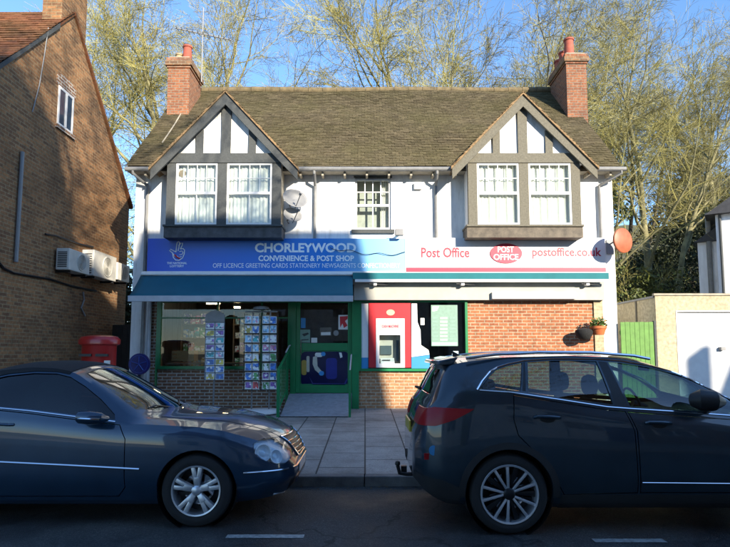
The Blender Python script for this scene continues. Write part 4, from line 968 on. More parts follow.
# ------------------------------------------------------------------ pillar box
YPB=10.9; cx,zt=at(99.8,335,YPB); g0=gz(YPB)
pb=empty('pillar_box',(cx,YPB,g0),'wide red pillar box with a domed cap on the pavement beside the shop','post box')
MB().lathe([(.36,g0),(.36,g0+.22),(.335,g0+.25),(.335,zt-.22),(.35,zt-.2)],(cx,YPB,0),'z',40,sy=.62).build('body',M['postred'],pb,smooth=True)
MB().lathe([(.37,zt-.2),(.40,zt-.18),(.405,zt-.10),(.39,zt-.08),(.35,zt-.035),(.22,zt-.008),(.01,zt)],(cx,YPB,0),'z',40,sy=.62).build('cap',M['postred'],pb,smooth=True)
MB().box(cx-.28,cx-.04,YPB-.235,YPB-.19,zt-.42,zt-.37).build('aperture',M['black'],pb); MB().box(cx+.04,cx+.28,YPB-.235,YPB-.19,zt-.42,zt-.37).build('aperture',M['black'],pb)
MB().box(cx+.2,cx+.29,YPB-.2,YPB-.135,zt-.7,zt-.5).build('notice_plate',M['paper'],pb); MB().box(cx-.14,cx+.14,YPB-.215,YPB-.2,g0+.4,zt-.75).build('door',M['postred'],pb,bevel=.004)
# round blue sign at the left pilaster
cx,cz=at(139.5,364,12.35); e=empty('pavement_sign',(cx,12.35,gz(12.35)),'round dark blue pavement sign standing at the left corner of the shop','sign')
MB().lathe([(.235,-.03),(.24,-.01),(.24,.01),(.235,.03)],(cx,12.35,cz),'y',36).build('disc',M['navy'],e,smooth=True)
MB().lathe([(.20,-.036),(.20,-.031),(.185,-.031),(.185,-.036)],(cx,12.35,cz),'y',36,cap=False).build('ring',plain('mid_blue',(.04,.08,.35),.4),e)
for i in range(5):
    a=R(72*i+90); MB().tube([(cx,12.31,cz),(cx+.17*math.cos(a),12.31,cz+.17*math.sin(a))],.012,5).build('star_arm',bpy.data.materials['mid_blue'],e)
MB().box(cx-.03,cx+.03,12.34,12.38,gz(12.35)+.04,cz-.23).build('post',M['black'],e); MB().box(cx-.25,cx+.25,12.15,12.55,gz(12.35),gz(12.35)+.05).build('base',M['black'],e,bevel=.015)
# extra pale pipe at left
X=ax(147,12.95,340); 
MB().tube([(X,YF-.05,.3),(X,YF-.05,sign_b-.2)],.045,10).build('downpipe',M['pipewhite'],bld,smooth=True)

# ------------------------------------------------------------------ right side: gate, shed, garage, white house
YGt=13.0
x0,z1=at(620.5,322,YGt); x1,_=at(653.5,322,YGt)
gt_=empty('side_gate',((x0+x1)/2,YGt,.27),'bright green vertical boarded gate between the shop and the garage','gate')
nb=7
for i in range(nb):
    a=x0+(x1-x0)*i/nb; MB().box(a,a+(x1-x0)/nb-.008,YGt,YGt+.025,.3,z1+rnd.uniform(-.006,.006)).build('board',M['greengate'],gt_)
MB().box(x0,x1,YGt+.03,YGt+.07,z1-.3,z1-.2).build('rail',M['greengate'],gt_); MB().box(x0,x1,YGt+.03,YGt+.07,.6,.7).build('rail',M['greengate'],gt_)
MB().box(x1-.0,x1+.05,YGt-.02,YGt+.06,.27,z1+.03).build('post',M['timber'],gt_)
YGa=13.15
gx0,gz1=at(655,295.5,YGa); dx0,dz1=at(675.5,310.5,YGa)
ga=empty('garage',(gx0+3,YGa,.27),'low cream rendered garage with a wide white door right of the shop','garage')
cream=brickmat('cream_blockwork',(.50,.43,.29),(.44,.38,.26),(.46,.40,.28),bw=.45,rh=.225,ms=.006,dirt_amt=.3,dirt=(.30,.22,.08),bump=.25)
MB().box(gx0,dx0,YGa,YGa+.2,0,gz1).build('front_wall',cream,ga); MB().box(dx0,gx0+6,YGa,YGa+.2,dz1,gz1).build('front_wall',cream,ga)
MB().box(gx0,gx0+.2,YGa+.2,YGa+5,0,gz1-.05).build('side_wall',cream,ga)
MB().box(gx0-.04,gx0+6,YGa-.03,YGa+.05,gz1,gz1+.05).build('coping',M['stone'],ga)
MB().box(gx0-.02,gx0+6,YGa+.05,YGa+5.1,gz1-.05,gz1).build('roof',M['greypipe'],ga)
gd=MB(); 
o=MB().box(dx0+.03,gx0+5.6,YGa+.06,YGa+.10,.28,dz1-.03).build('garage_door',M['upvc'],ga)
fr=MB(); fr.box(dx0,dx0+.03,YGa-.01,YGa+.12,.28,dz1); fr.box(dx0+.03,gx0+5.6,YGa-.01,YGa+.12,dz1-.03,dz1); fr.build('door_frame',M['upvc'],ga)
# lamp box on garage door edge (small box)
X,Z=at(723,349,YGa-.02); o=MB().box(X-.06,X+.06,YGa-.04,YGa+.055,Z-.03,Z+.05).build('wall_box',M['dish'],bevel=.01); recenter(o); tag(o,'small grey box on the white garage door near the right edge','box')
X=gx0-.012; MB().box(X-.01,X+.011,14.05,14.11,.3,gz1-.06).build('cover_strip',M['timber_brown'],ga)
# white house far right
YH=22.
hx0,hz=at(715,214,YH); hx2,hz2=at(700,243,YH+1.5)
wh=empty('white_house',(hx0+3,YH,.3),'white rendered house with a dark roof beyond the garage at the right edge','house')
ww=rendermat('white_house_render',(.80,.80,.79))
wh.location=(hx0,YH,.3); org[wh.name]=Vector((0,0,0)); wh.rotation_euler=(0,0,-math.atan2(hx0,YH)-R(1)); H1,H2=hz-.3,hz2-.3
sl_=plain('slate',(.055,.055,.06),.7,var=.2,scale=8,bump=.4)
MB().box(0,8,0,7,-.5,H1).build('wall',ww,wh,local=True); MB().box(-.72,-.002,1.2,5,-.5,H2).build('wall',ww,wh,local=True)
MB().prism([(-.35,H1-.05),(8.35,H1-.05),(4,H1+2.9)],'y',-.3,7.3).build('roof',sl_,wh,local=True)
MB().prism([(-.85,H2-.02),(-.004,H2-.02),(-.004,H2+.55)],'y',1.0,5.2).build('roof',sl_,wh,local=True)
MB().tube([(-.30,1.1,0),(-.30,1.1,H2+1.2)],.10,10).build('flue',M['greypipe'],wh,local=True)
MB().tube([(.15,-.06,0),(.15,-.06,H1)],.05,8).build('downpipe',M['timber'],wh,local=True)

# ------------------------------------------------------------------ houses across the street (behind the viewer) that shade it
tanE=math.tan(R(SUN_EL)); tanA=math.tan(R(SUN_AZ)); cosA=math.cos(R(SUN_AZ))
YO=-9.0
def cast(xf,zf,Yc=YO,Yt=YF):
    d=Yt-Yc; return xf+d*tanA, zf+d/cosA*tanE
brk=brickmat('opposite_brick',(.26,.13,.08),(.18,.09,.06),(.3,.27,.22)); 
def opp_house(x0,x1,zr_,label,chim=(),mat=None,depth=8,hipl=0,hipr=0,eave=None,run=1.0):
    """ridge height zr_ on plane y=YO"""
    ze=eave or min(5.4,zr_-2.2); yf=YO+(zr_-ze)*run; yb=YO-(zr_-ze)*run
    yf=min(yf,-5.2)
    e=empty('opposite_house',((x0+x1)/2,YO,.14),label,'house','houses across the street')
    mt=mat or brk
    MB().box(x0,x1,yf-.35,yf-.1,0,ze).build('front_wall',mt,e); MB().box(x0,x1,yb+.1,yb+.35,0,ze).build('rear_wall',mt,e)
    for xx,hp in ((x0,hipl),(x1-.25,hipr)):
        MB().prism([(yf-.35,0),(yb+.35,0),(yb+.35,ze),(YO,zr_-.1 if hp==0 else ze),(yf-.35,ze)],'x',xx,xx+.25).build('side_wall',mt,e)
    r=MB(); r.add([(x0-.15,yf+.15,ze-.05),(x1+.15,yf+.15,ze-.05),(x1+.15-hipr,YO,zr_),(x0-.15+hipl,YO,zr_),(x0-.15,yb-.15,ze-.05),(x1+.15,yb-.15,ze-.05)],[(0,1,2,3),(5,4,3,2),(0,3,4),(1,5,2),(0,4,5,1)])
    r.build('roof',M['tile_red'],e)
    n=max(2,int((x1-x0)/2.4))
    for fl in (0,1):
        for i in range(n):
            cx=x0+(x1-x0)*(i+.5)/n; zb=1.1+fl*2.45
            if fl==0 and i==n//2:
                MB().box(cx-.45,cx+.45,yf-.1,yf-.06,.14,2.2).build('front_door',M['navy'],e); continue
            w_=MB(); w_.box(cx-.6,cx+.6,yf-.1,yf-.05,zb,zb+.06); w_.box(cx-.6,cx+.6,yf-.1,yf-.05,zb+1.14,zb+1.2); w_.box(cx-.6,cx-.54,yf-.1,yf-.05,zb+.06,zb+1.14); w_.box(cx+.54,cx+.6,yf-.1,yf-.05,zb+.06,zb+1.14); w_.box(cx-.03,cx+.03,yf-.1,yf-.05,zb+.06,zb+1.14)
            wo=w_.build('window',M['upvc'],e); MB().box(cx-.54,cx+.54,yf-.098,yf-.08,zb+.06,zb+1.14).build('pane',bpy.data.materials['dark_pane'],wo)
    for (cx,zt,wd) in chim:
        MB().box(cx-wd/2,cx+wd/2,YO-.4,YO+.4,.14,zt).build('chimney',mt,e)
    return e
xA,zA=cast(-.45,4.55)        # right end / ridge of the taller house -> shadow edge on the signs
xB,zB=cast(2,.30)            # lower row whose shadow just reaches the foot of the wall
xL,zL=cast(-5.6,3.85); xM,zM=cast(-7.7,6.2)
opp_house(xL+.3,xA,zA,'tall plain brick house across the street',run=.3,chim=())
opp_house(xM+.3,xL+.25,zL,'narrow low cottage between two taller houses across the street',run=.4,chim=(),mat=M['white'])
opp_house(xM-11,xM,zM,'tall white house with chimney across the street',run=.5,chim=((xM-2.4,zM+1.2,1.1),),mat=M['white'])
xg,zg=cast(8.2,1.05,Yt=YGa)
opp_house(xA+.3,xg-.6,zB,'low brick cottage row across the street',eave=5.0,chim=())
opp_house(xg-.5,xg+11,cast(0,1.85,Yt=YGa)[1],'brick villa with chimney across the street',hipl=1.4,run=.5,chim=((xg-.2,cast(0,1.65,Yt=YGa)[1],.22),))
# ------------------------------------------------------------------ bare trees
def grow(seed, H, spread=1.0, levels=4, kids_=(8,7,6,5), r0=.22, lean=(0,0), fork=0, droop=0.0, twig_r=.0095, start=.3):
    rr=random.Random(seed); tk=MB(); tw=MB()
    def branch(p,d,L,r,lv):
        nseg=(8,6,4,3,2)[lv]; pts=[Vector(p)]; dirs=[]; d=Vector(d).normalized()
        for i in range(nseg):
            j=(.06,.13,.17,.2,.22)[lv]
            d=(d+Vector((rr.gauss(0,j),rr.gauss(0,j),rr.gauss(0,j)+(.05 if lv in(1,2) else .03)-droop*(lv>=3)))).normalized()
            pts.append(pts[-1]+d*L/nseg); dirs.append(d.copy())
        tip=(.25,.25,.35,.5,.5)[lv]
        rs=[max(r*(1-(1-tip)*i/nseg),.0045) for i in range(nseg+1)]
        if lv==0: rs[0]*=1.5
        (tk if lv<=1 else tw).tube(pts,rs,(9,6,4,3,3)[lv],cap=False)
        if lv>=levels: return
        n=kids_[lv]; n=max(1,int(n*rr.uniform(.75,1.25)))
        for k_ in range(n):
            t=(start if lv==0 else .18)+(1-(start if lv==0 else .18))*(k_+rr.random())/n; t=min(t,.99)
            i=min(int(t*nseg),nseg-1); q=pts[i].lerp(pts[i+1],t*nseg-i); dd=dirs[i]
            a=rr.uniform(0,2*math.pi); side=Vector((math.cos(a),math.sin(a),0)); side=(side-dd*side.dot(dd)).normalized()
            ang=R(rr.uniform(28,60) if lv else rr.uniform(25,52))*(spread if lv==0 else 1)
            nd=dd*math.cos(ang)+side*math.sin(ang)
            nl=L*{0:.52,1:.55,2:.5,3:.5}[lv]*(1.25-.6*t)*rr.uniform(.75,1.2)
            branch(q,nd,nl,max(r*(1-.6*t)*{0:.5,1:.42,2:.42,3:.5}[lv],(.02,.014,.009,.0062)[lv]),lv+1)
        if lv<levels: branch(pts[-1],dirs[-1],L*.4,rs[-1],lv+1)
    if fork:
        for k_ in range(fork):
            a=2*math.pi*k_/fork+rr.random(); branch((.12*math.cos(a),.12*math.sin(a),0),(lean[0]+.2*math.cos(a),lean[1]+.2*math.sin(a),1),H*.72*rr.uniform(.85,1.05),r0*.8,0)
    else: branch((0,0,0),(lean[0],lean[1],1),H*.72,r0,0)
    return tk,tw
def meshof(mb,name,mat,smooth):
    me=bpy.data.meshes.new(name); me.from_pydata(mb.v,[],mb.f); me.materials.append(mat)
    if smooth: me.shade_smooth()
    return me
variants={}
def tree(kind,px,Y,label,rz=0,s=1.0,z=None,group='bare trees behind the shop'):
    if kind not in variants:
        kw,tm,bm_=TK[kind]; tk,tw=grow(**kw); variants[kind]=(meshof(tk,'trunk',M[bm_],True),meshof(tw,'crown',M[tm],False))
    x=ax(px,Y,200); zz=(hill_z(x,Y) if z is None else z)-.2
    zz=max(zz,-.2)
    e=empty('bare_tree',(x,Y,zz),label,'tree',group,rz); e.scale=(s*1.15,)*3
    for nm,me in zip(('trunk','crown'),variants[kind]):
        o=bpy.data.objects.new(nm,me); col.objects.link(o); o.parent=e
    return e
TK={'fork':(dict(seed=4,H=17,fork=2,r0=.27,kids_=(8,8,8,11),spread=1.25),'twig','bark'),
    'tall':(dict(seed=9,H=18,r0=.24,kids_=(11,8,8,10),spread=1.15,start=.3),'twig','bark'),
    'wide':(dict(seed=21,H=14,r0=.28,kids_=(10,8,8,10),spread=1.5,start=.2),'twig','bark'),
    'slim':(dict(seed=33,H=16,r0=.16,kids_=(12,8,7,9),spread=.85,start=.3),'twig2','bark'),
    'dark':(dict(seed=41,H=15,fork=3,r0=.20,kids_=(7,8,8,10),spread=1.25),'twig2','barkdark')}
for (kd,px,Y,rz,s,lb) in (
  ('wide',140,25,0,1.1,'spreading bare tree seen between the brick house and the left chimney'),
  ('tall',243,27,1.1,1.0,'tall yellow green bare tree rising just right of the left chimney'),
  ('wide',112,34,2.3,1.25,'farther bare tree low behind the brick house gable'),
  ('fork',195,30,.4,1.05,'bare forked tree directly behind the left chimney and aerial'),
  ('fork',436,26,.0,1.02,'big bare tree forking into two trunks above the middle of the roof'),
  ('dark',492,30,.8,1.05,'dark limbed bare tree right of the forked one above the roof'),
  ('wide',560,36,2.6,1.25,'bare spreading tree immediately left of the right chimney'),
  ('tall',648,27,0.3,.88,'tall bare tree with a straight yellow trunk right of the shop'),
  ('slim',668,29,1.9,.92,'slim straight bare tree just right of the yellow trunked one'),
  ('dark',625,36,2.2,.95,'farther dark bare tree right of the shop corner'),
  ('wide',722,34,1.2,1.0,'spreading bare tree above the white house at the right edge'),
  ('fork',592,38,2.8,1.0,'distant forked bare tree directly right of the right chimney')):
    tree(kd,px,Y,lb,rz,s)
tree('fork',365,-3.2,'bare street tree across the road shading the brick gable',.5,.86,z=.14,group=None).location=(1.2,-3.4,0)
# ivy covered tree
def ivy_tree(px,Y,H,label,seed,rad=1.1,mat='ivy',n=5200):
    r_=random.Random(seed); x=ax(px,Y,200); zz=hill_z(x,Y)-.1
    e=empty('ivy_tree',(x,Y,zz),label,'tree')
    tk,tw=grow(seed,H,kids_=(9,6,5,3),r0=.22); tk.build('trunk',M['bark'],e,local=True,smooth=True); tw.build('twigs',M['twig'],e,local=True)
    lm=MB()
    for k_ in range(26):
        t=r_.random(); c=(r_.gauss(0,rad*.45),r_.gauss(0,rad*.4),H*.1+H*.62*t); leafcluster(lm,c,rad*r_.uniform(.35,.8)*(1.15-.6*t),n//26,.085,r_,flat=1.3)
    lm.build('crown',M[mat],e,local=True); return e
ivy_tree(601,24.5,12.5,'ivy covered tree with yellow green leaves beside the right chimney',7)
ivy_tree(632,25.5,6.0,'short leafy yellow green bush just right of the shop corner',12,rad=1.7,n=4200)
# evergreens on the right
def bush(name,px,Y,z0,h,rad,label,seed,mat='evergreen',n=5200,ls=.10,cat='tree',group=None):
    r_=random.Random(seed); x=ax(px,Y,230); zz=max(hill_z(x,Y),0)-.1
    e=empty(name,(x,Y,zz),label,cat,group)
    MB().tube([(0,0,0),(.1,0,h*.4),(0,.1,h*.85)],[.16,.12,.04],7).build('trunk',M['barkdark'],e,local=True,smooth=True)
    lm=MB(); K=34
    for k_ in range(K):
        t=r_.random()**.8; w_=rad*(1.0-.75*abs(t-.35)/.65); a=r_.uniform(0,6.28); q=r_.random()**.5
        c=(w_*q*math.cos(a),w_*q*math.sin(a),h*(.12+.86*t)); leafcluster(lm,c,rad*r_.uniform(.22,.42),n//K,ls,r_,flat=.8)
    lm.build('crown',M[mat],e,local=True); return e
bush('evergreen_tree',712,29,0,6.2,2.5,'dark evergreen tree behind the white house roof',51)
bush('evergreen_tree',688,33,0,5.6,2.6,'dark evergreen tree left of the white house on the hillside',52)
bush('evergreen_tree',735,36,0,8.0,3.2,'tallest dark evergreen beyond the white house at the right edge',53)
bush('evergreen_tree',704,42,0,10.5,4.2,'broad dark evergreen high on the wooded bank above the white house',57,n=8000,ls=.13)
bush('evergreen_tree',676,44,0,6.5,3.6,'lower dark evergreen on the wooded bank left of the broad one',58,n=6500,ls=.13)
bush('shrub',655,36,0,3.6,2.6,'olive green shrub on the hillside between bare trunks',54,mat='ivy',cat='shrub')
bush('shrub',632,32,0,3.2,2.2,'dark shrub low on the hillside right of the shop corner',55,cat='shrub')
bush('shrub',672,25,0,1.6,1.6,'low brownish shrub on the bank above the garage',56,mat='scrub',cat='shrub')
# scrub over the hillside
sm=MB(); rs_=random.Random(77)
for _ in range(9000):
    y=20.5+55*rs_.random()**1.3; x=rs_.uniform(2,45) if rs_.random()<.8 else rs_.uniform(-30,2); z=max(hill_z(x,y),0)
    p=Vector((x,y,z+rs_.random()*.35)); s_=rs_.uniform(.06,.16); a=Vector((rs_.gauss(0,1),rs_.gauss(0,1),rs_.gauss(.6,1))).normalized(); b=a.cross(Vector((rs_.gauss(0,1),rs_.gauss(0,1),.3))).normalized()
    sm.add([p-a*s_,p+b*s_*.4,p+a*s_,p-b*s_*.4],[(0,1,2,3)])
sm.build('undergrowth',M['scrub'],tagd=(None,None,None,'stuff'))
# fence/wall back garden
# bird
X,Z=at(599.5,27.5,30); o=MB(); o.hexa([(X-.35,30,Z-.05),(X,30,Z-.02),(X,30.15,Z-.02),(X-.35,30.1,Z-.05),(X-.35,30,Z-.03),(X,30,Z+.06),(X,30.15,Z+.06),(X-.35,30.1,Z-.03)]); o.hexa([(X,30,Z-.02),(X+.4,30,Z-.12),(X+.4,30.1,Z-.12),(X,30.15,Z-.02),(X,30,Z+.06),(X+.4,30,Z-.10),(X+.4,30.1,Z-.10),(X,30.15,Z+.06)])
o.tube([(X-.05,29.8,Z),(X,30.0,Z),(X+.02,30.3,Z)],[.02,.06,.02],6)
o=o.build('bird',M['black']); recenter(o); tag(o,'small dark bird in flight against the sky right of the right chimney','bird')

# fallen leaves and grit gathered along the kerb and shop front
lm=MB(); rl_=random.Random(31)
for _ in range(900):
    if rl_.random()<.6: x=rl_.uniform(-6,7); y=YK-abs(rl_.gauss(0,.10))-.01; z=.012
    else: x=rl_.uniform(-6,7); y=YF-abs(rl_.gauss(0,.25))-.05; z=gz(y)+.008
    if -1.9<x<-.2 and y>11: continue
    a=rl_.uniform(0,6.28); s_=rl_.uniform(.008,.026); ca,sa=math.cos(a)*s_,math.sin(a)*s_
    lm.add([(x-ca,y-sa,z),(x+sa*.5,y-ca*.5,z+.004),(x+ca,y+sa,z+.006),(x-sa*.5,y+ca*.5,z+.002)],[(0,1,2,3)])
lm.build('fallen_leaves',plain('fallen_leaf',(.16,.10,.04),.9,isl=.6),tagd=(None,None,None,'stuff'))

bush('shrub',121,21,0,4.6,1.5,'dark shrub in the gap between the brick house and the shop',61,cat='shrub')
# ------------------------------------------------------------------ cars
def paint(name,c,flake=.35):
    m,n,b=newmat(name); L=n.links; tc=N(n,'TexCoord'); no=N(n,'TexNoise',Scale=3.0,Detail=6.0); L.new(tc.outputs['Object'],no.inputs[0])
    r=ramp(n,no.outputs[0],[(.35,tuple(x*.8 for x in c)),(.65,c)]); L.new(r.outputs[0],b.inputs['Base Color'])
    b.inputs['Metallic'].default_value=flake; b.inputs['Roughness'].default_value=.32; b.inputs['Coat Weight'].default_value=1; b.inputs['Coat Roughness'].default_value=.03
    return m
M['paint_slate']=paint('slate_blue_paint',(.016,.034,.050),.35); M['paint_navy']=paint('dark_blue_paint',(.009,.038,.080),.3)
M['lampred']=plain('red_lamp_lens',(.30,.006,.010),.3,var=.02,spec=.35)
M['lampclear']=glassmat('lamp_glass',(.9,.93,.95),gloss=.8)
M['bowl']=plain('lamp_bowl',(.80,.82,.84),.4,metal=.25,var=.05)
M['cladding']=plain('grey_cladding',(.02,.021,.023),.6,var=.1)
M['darkrim']=plain('dark_rim',(.03,.032,.036),.4,metal=.7)

def smoothtab(tab, us, sig=.035):
    xs=[a for a,b in tab]; ys=[b for a,b in tab]
    g=np.linspace(us[0]-.3,us[-1]+.3,1200); v=np.interp(g,xs,ys); dx=g[1]-g[0]; k=int(3*sig/dx); kern=np.exp(-.5*(np.arange(-k,k+1)*dx/sig)**2); kern/=kern.sum()
    vp=np.pad(v,k,mode='edge'); sm=np.convolve(vp,kern,'valid'); return np.interp(us,g,sm)
def catmull(P, seg):
    P=[np.array(p,float) for p in P]; Q=[2*P[0]-P[1]]+P+[2*P[-1]-P[-2]]; out=[]
    for i in range(1,len(Q)-2):
        for k_ in range(seg):
            t=k_/seg; a,b,c,d=Q[i-1],Q[i],Q[i+1],Q[i+2]
            out.append(.5*((2*b)+(c-a)*t+(2*a-5*b+4*c-d)*t*t+(3*b-a-3*c+d)*t**3))
    out.append(P[-1]); return out
def hull(T, L):
    u0=T['wm'][0][0]; us=np.array(sorted(set([round(x,4) for x in list(np.linspace(u0,.6,36))+list(np.linspace(.6,L-.7,70))+list(np.linspace(L-.7,L,40))])))
    S={k:smoothtab(v,us,T.get('sig_'+k,.03)) for k,v in T.items() if not k.startswith('sig')}
    rings=[]
    for i,u in enumerate(us):
        g=lambda k:S[k][i]
        zb,wl,zm,wm,zs,ws,zr,wr,zt=g('zb'),g('wl'),g('zm'),g('wm'),g('zs'),g('ws'),g('zr'),g('wr'),g('zt')
        side=catmull([(wl-.05,zb),(wl,zb+.06),(wm-.012,(zb+zm)/2+.02),(wm,zm),((wm*.6+ws*.4)+.008,zm+(zs-zm)*.68),(ws,zs)],5)
        half=[(0,zb),(wl*.5,zb)]+[tuple(p) for p in side]
        for k_ in range(1,7): t=k_/6; half.append((ws+(wr-ws)*t+.02*math.sin(math.pi*t)*min(1,(zr-zs)/.3),zs+(zr-zs)*t))
        for k_ in range(1,9):
            t=k_/8; a=wr*(1-t); half.append((a, zr+(zt-zr)*math.sin(t*math.pi/2)**.9 if False else zr+(zt-zr)*(1-(1-t)**2)))
        ring=[(y,z) for y,z in half]+[(-y,z) for y,z in half[1:-1][::-1]]
        rings.append(ring)
    n=len(rings[0]); v=[];f=[]
    for u,r in zip(us,rings): v+=[(u,y,z) for y,z in r]
    for i in range(len(rings)-1):
        for k_ in range(n): a=i*n+k_; b=i*n+(k_+1)%n; f.append((a,b,b+n,a+n))
    f.append(tuple(range(n))[::-1]); f.append(tuple((len(rings)-1)*n+k_ for k_ in range(n)))
    bm=bmesh.new(); vs_=[bm.verts.new(q) for q in v]; [bm.faces.new([vs_[i] for i in q]) for q in f]
    # cap fans
    bmesh.ops.recalc_face_normals(bm,faces=bm.faces); me=bpy.data.meshes.new('hull'); bm.to_mesh(me); bm.free(); return me
def evalmesh(o):
    bpy.context.view_layer.update(); return bpy.data.meshes.new_from_object(o.evaluated_get(bpy.context.evaluated_depsgraph_get()))
def shell(hme, off, th):
    me=hme.copy(); 
    if off:
        bm=bmesh.new(); bm.from_mesh(me); bm.normal_update()
        for v in bm.verts: v.co+=v.normal*off
        bm.to_mesh(me); bm.free()
    o=bpy.data.objects.new('tmp',me); col.objects.link(o); m=o.modifiers.new('s','SOLIDIFY'); m.thickness=th; m.offset=-1; m.use_even_offset=False
    r=evalmesh(o); bpy.data.objects.remove(o); return r
def boolean(me, mb, op):
    o=bpy.data.objects.new('tmp',me); col.objects.link(o)
    cm=bpy.data.meshes.new('c'); cm.from_pydata(mb.v,[],mb.f); bm=bmesh.new(); bm.from_mesh(cm); bmesh.ops.recalc_face_normals(bm,faces=bm.faces); bm.to_mesh(cm); bm.free()
    c=bpy.data.objects.new('cut',cm); col.objects.link(c)
    m=o.modifiers.new('b','BOOLEAN'); m.operation=op; m.object=c; m.solver='EXACT'
    r=evalmesh(o); bpy.data.objects.remove(o); bpy.data.objects.remove(c); return r
def clip_shell(me,x0,x1,z0):
    bm=bmesh.new(); bm.from_mesh(me); return me
def addmesh(me,name,mat,parent,smooth=True,label=None):
    me.materials.clear(); me.materials.append(mat)
    for p in me.polygons: p.material_index=0
    if smooth:
        me.shade_smooth()
        try: me.set_sharp_from_angle(angle=R(32))
        except Exception: pass
    me.name=name; o=bpy.data.objects.new(name,me); col.objects.link(o); o.parent=parent; org[o.name]=Vector((0,0,0))
    if label: o['label']=label
    return o
def split_y(me):
    out=[]
    for s in (-1,1):
        bm=bmesh.new(); bm.from_mesh(me); bmesh.ops.delete(bm,geom=[v for v in bm.verts if v.co.y*s<0],context='VERTS')
        m=bpy.data.meshes.new('p'); bm.to_mesh(m); bm.free()
        if len(m.polygons): out.append(m)
    return out
def ribbon(pts,w):
    """closed outline around an open polyline"""
    L_=[];R_=[]
    for i,p in enumerate(pts):
        a=Vector(pts[max(i-1,0)]); b=Vector(pts[min(i+1,len(pts)-1)]); d=(b-a).normalized(); n=Vector((-d.y,d.x))*w/2
        L_.append((p[0]+n.x,p[1]+n.y)); R_.append((p[0]-n.x,p[1]-n.y))
    return L_+R_[::-1]
def sprism(poly,y0=-1.3,y1=1.3): return MB().prism(poly,'y',y0,y1)
def arcpts(cx,cz,r,a0,a1,n): return [(cx+r*math.cos(R(a0+(a1-a0)*i/n)),cz+r*math.sin(R(a0+(a1-a0)*i/n))) for i in range(n+1)]
def wheel(car,u,y,z,Rt,Rr,wd,style,s):
    """s=-1 near side"""
    e=bpy.data.objects.new('wheel',None); col.objects.link(e); e.parent=car; e.location=(u,y,z); org[e.name]=Vector((0,0,0))
    h=wd/2; f=-1 if s<0 else 1
    MB().lathe([(Rr*.98,-h*.9),(Rr+.02,-h),(Rt-.05,-h),(Rt-.015,-h*.86),(Rt,-h*.6),(Rt,h*.6),(Rt-.015,h*.86),(Rt-.05,h),(Rr+.02,h),(Rr*.98,h*.9)],(0,0,0),'y',56,cap=False).build('tyre',M['rubber'],e,smooth=True,local=True)
    r=MB(); r.lathe([(Rr,f*h*.95),(Rr*.985,f*h*1.0),(Rr*.93,f*h*.97),(Rr*.91,f*h*.3),(Rr*.88,-f*h*.6)],(0,0,0),'y',48,cap=False)
    ro=r.build('rim',M['alloy'],e,smooth=True,local=True)
    MB().lathe([(Rr*.9,-f*h*.35),(.01,-f*h*.4)],(0,0,0),'y',32).build('rim_back',M['black'],e,local=True)
    MB().lathe([(Rr*.62,f*h*.05),(Rr*.62,-f*h*.1),(.02,-f*h*.1)],(0,0,0),'y',32,cap=False).build('brake_disc',M['chrome'],e,local=True,smooth=True)
    y1=f*h*.92; y0=f*h*.45
    def spoke(a,r0,r1,w0,w1,tw=0,mat='alloy',yy=None):
        m=MB(); ca,sa=math.cos(a),math.sin(a); yo,yi=(yy or (y1,y0))
        def P(r_,w_,tt,y_): 
            ta=a+tt; return (r_*math.cos(ta)-w_*math.sin(ta),y_,r_*math.sin(ta)+w_*math.cos(ta))
        m.hexa([P(r0,-w0,0,yi),P(r1,-w1,tw,yi-f*.0),P(r1,w1,tw,yi),P(r0,w0,0,yi),P(r0,-w0*.8,0,yo-f*.012),P(r1,-w1*.8,tw,yo),P(r1,w1*.8,tw,yo),P(r0,w0*.8,0,yo-f*.012)])
        m.build('spoke',M[mat],e,local=True,bevel=.004,smooth=True)
    if style=='twin':          # five broad tapering double spokes
        for k_ in range(5):
            a=2*math.pi*k_/5+math.pi/2
            spoke(a-.10,Rr*.20,Rr*.93,.022,.024,-.06); spoke(a+.10,Rr*.20,Rr*.93,.022,.024,.06)
            spoke(a,Rr*.18,Rr*.52,.03,.03,0)
    else:
        for k_ in range(5):
            a=2*math.pi*k_/5+math.pi/2+.3
            spoke(a-.13,Rr*.12,Rr*.96,.012,.016,-.12); spoke(a+.13,Rr*.12,Rr*.96,.012,.016,.12)
            spoke(a-.13,Rr*.15,Rr*.94,.02,.018,-.13,'darkrim',(y1-f*.014,y0)); spoke(a+.13,Rr*.15,Rr*.94,.02,.018,.13,'darkrim',(y1-f*.014,y0))
            spoke(a+.63,Rr*.15,Rr*.9,.014,.03,0,'darkrim',(y1-f*.03,y0-f*.02))
    MB().lathe([(Rr*.2,y0),(Rr*.2,y1-f*.01),(Rr*.15,y1),(.002,y1+f*.002)],(0,0,0),'y',24).build('hub_cap',M['alloy'] if style=='twin' else M['darkrim'],e,smooth=True,local=True)
    for k_ in range(5):
        a=2*math.pi*k_/5+math.pi/2+.6; MB().lathe([(.011,y1-f*.03),(.011,y1-f*.006)],(Rr*.15*math.cos(a)*1.0,0,Rr*.15*math.sin(a)),'y',6).build('bolt',M['darkrim'],e,local=True)
    return e
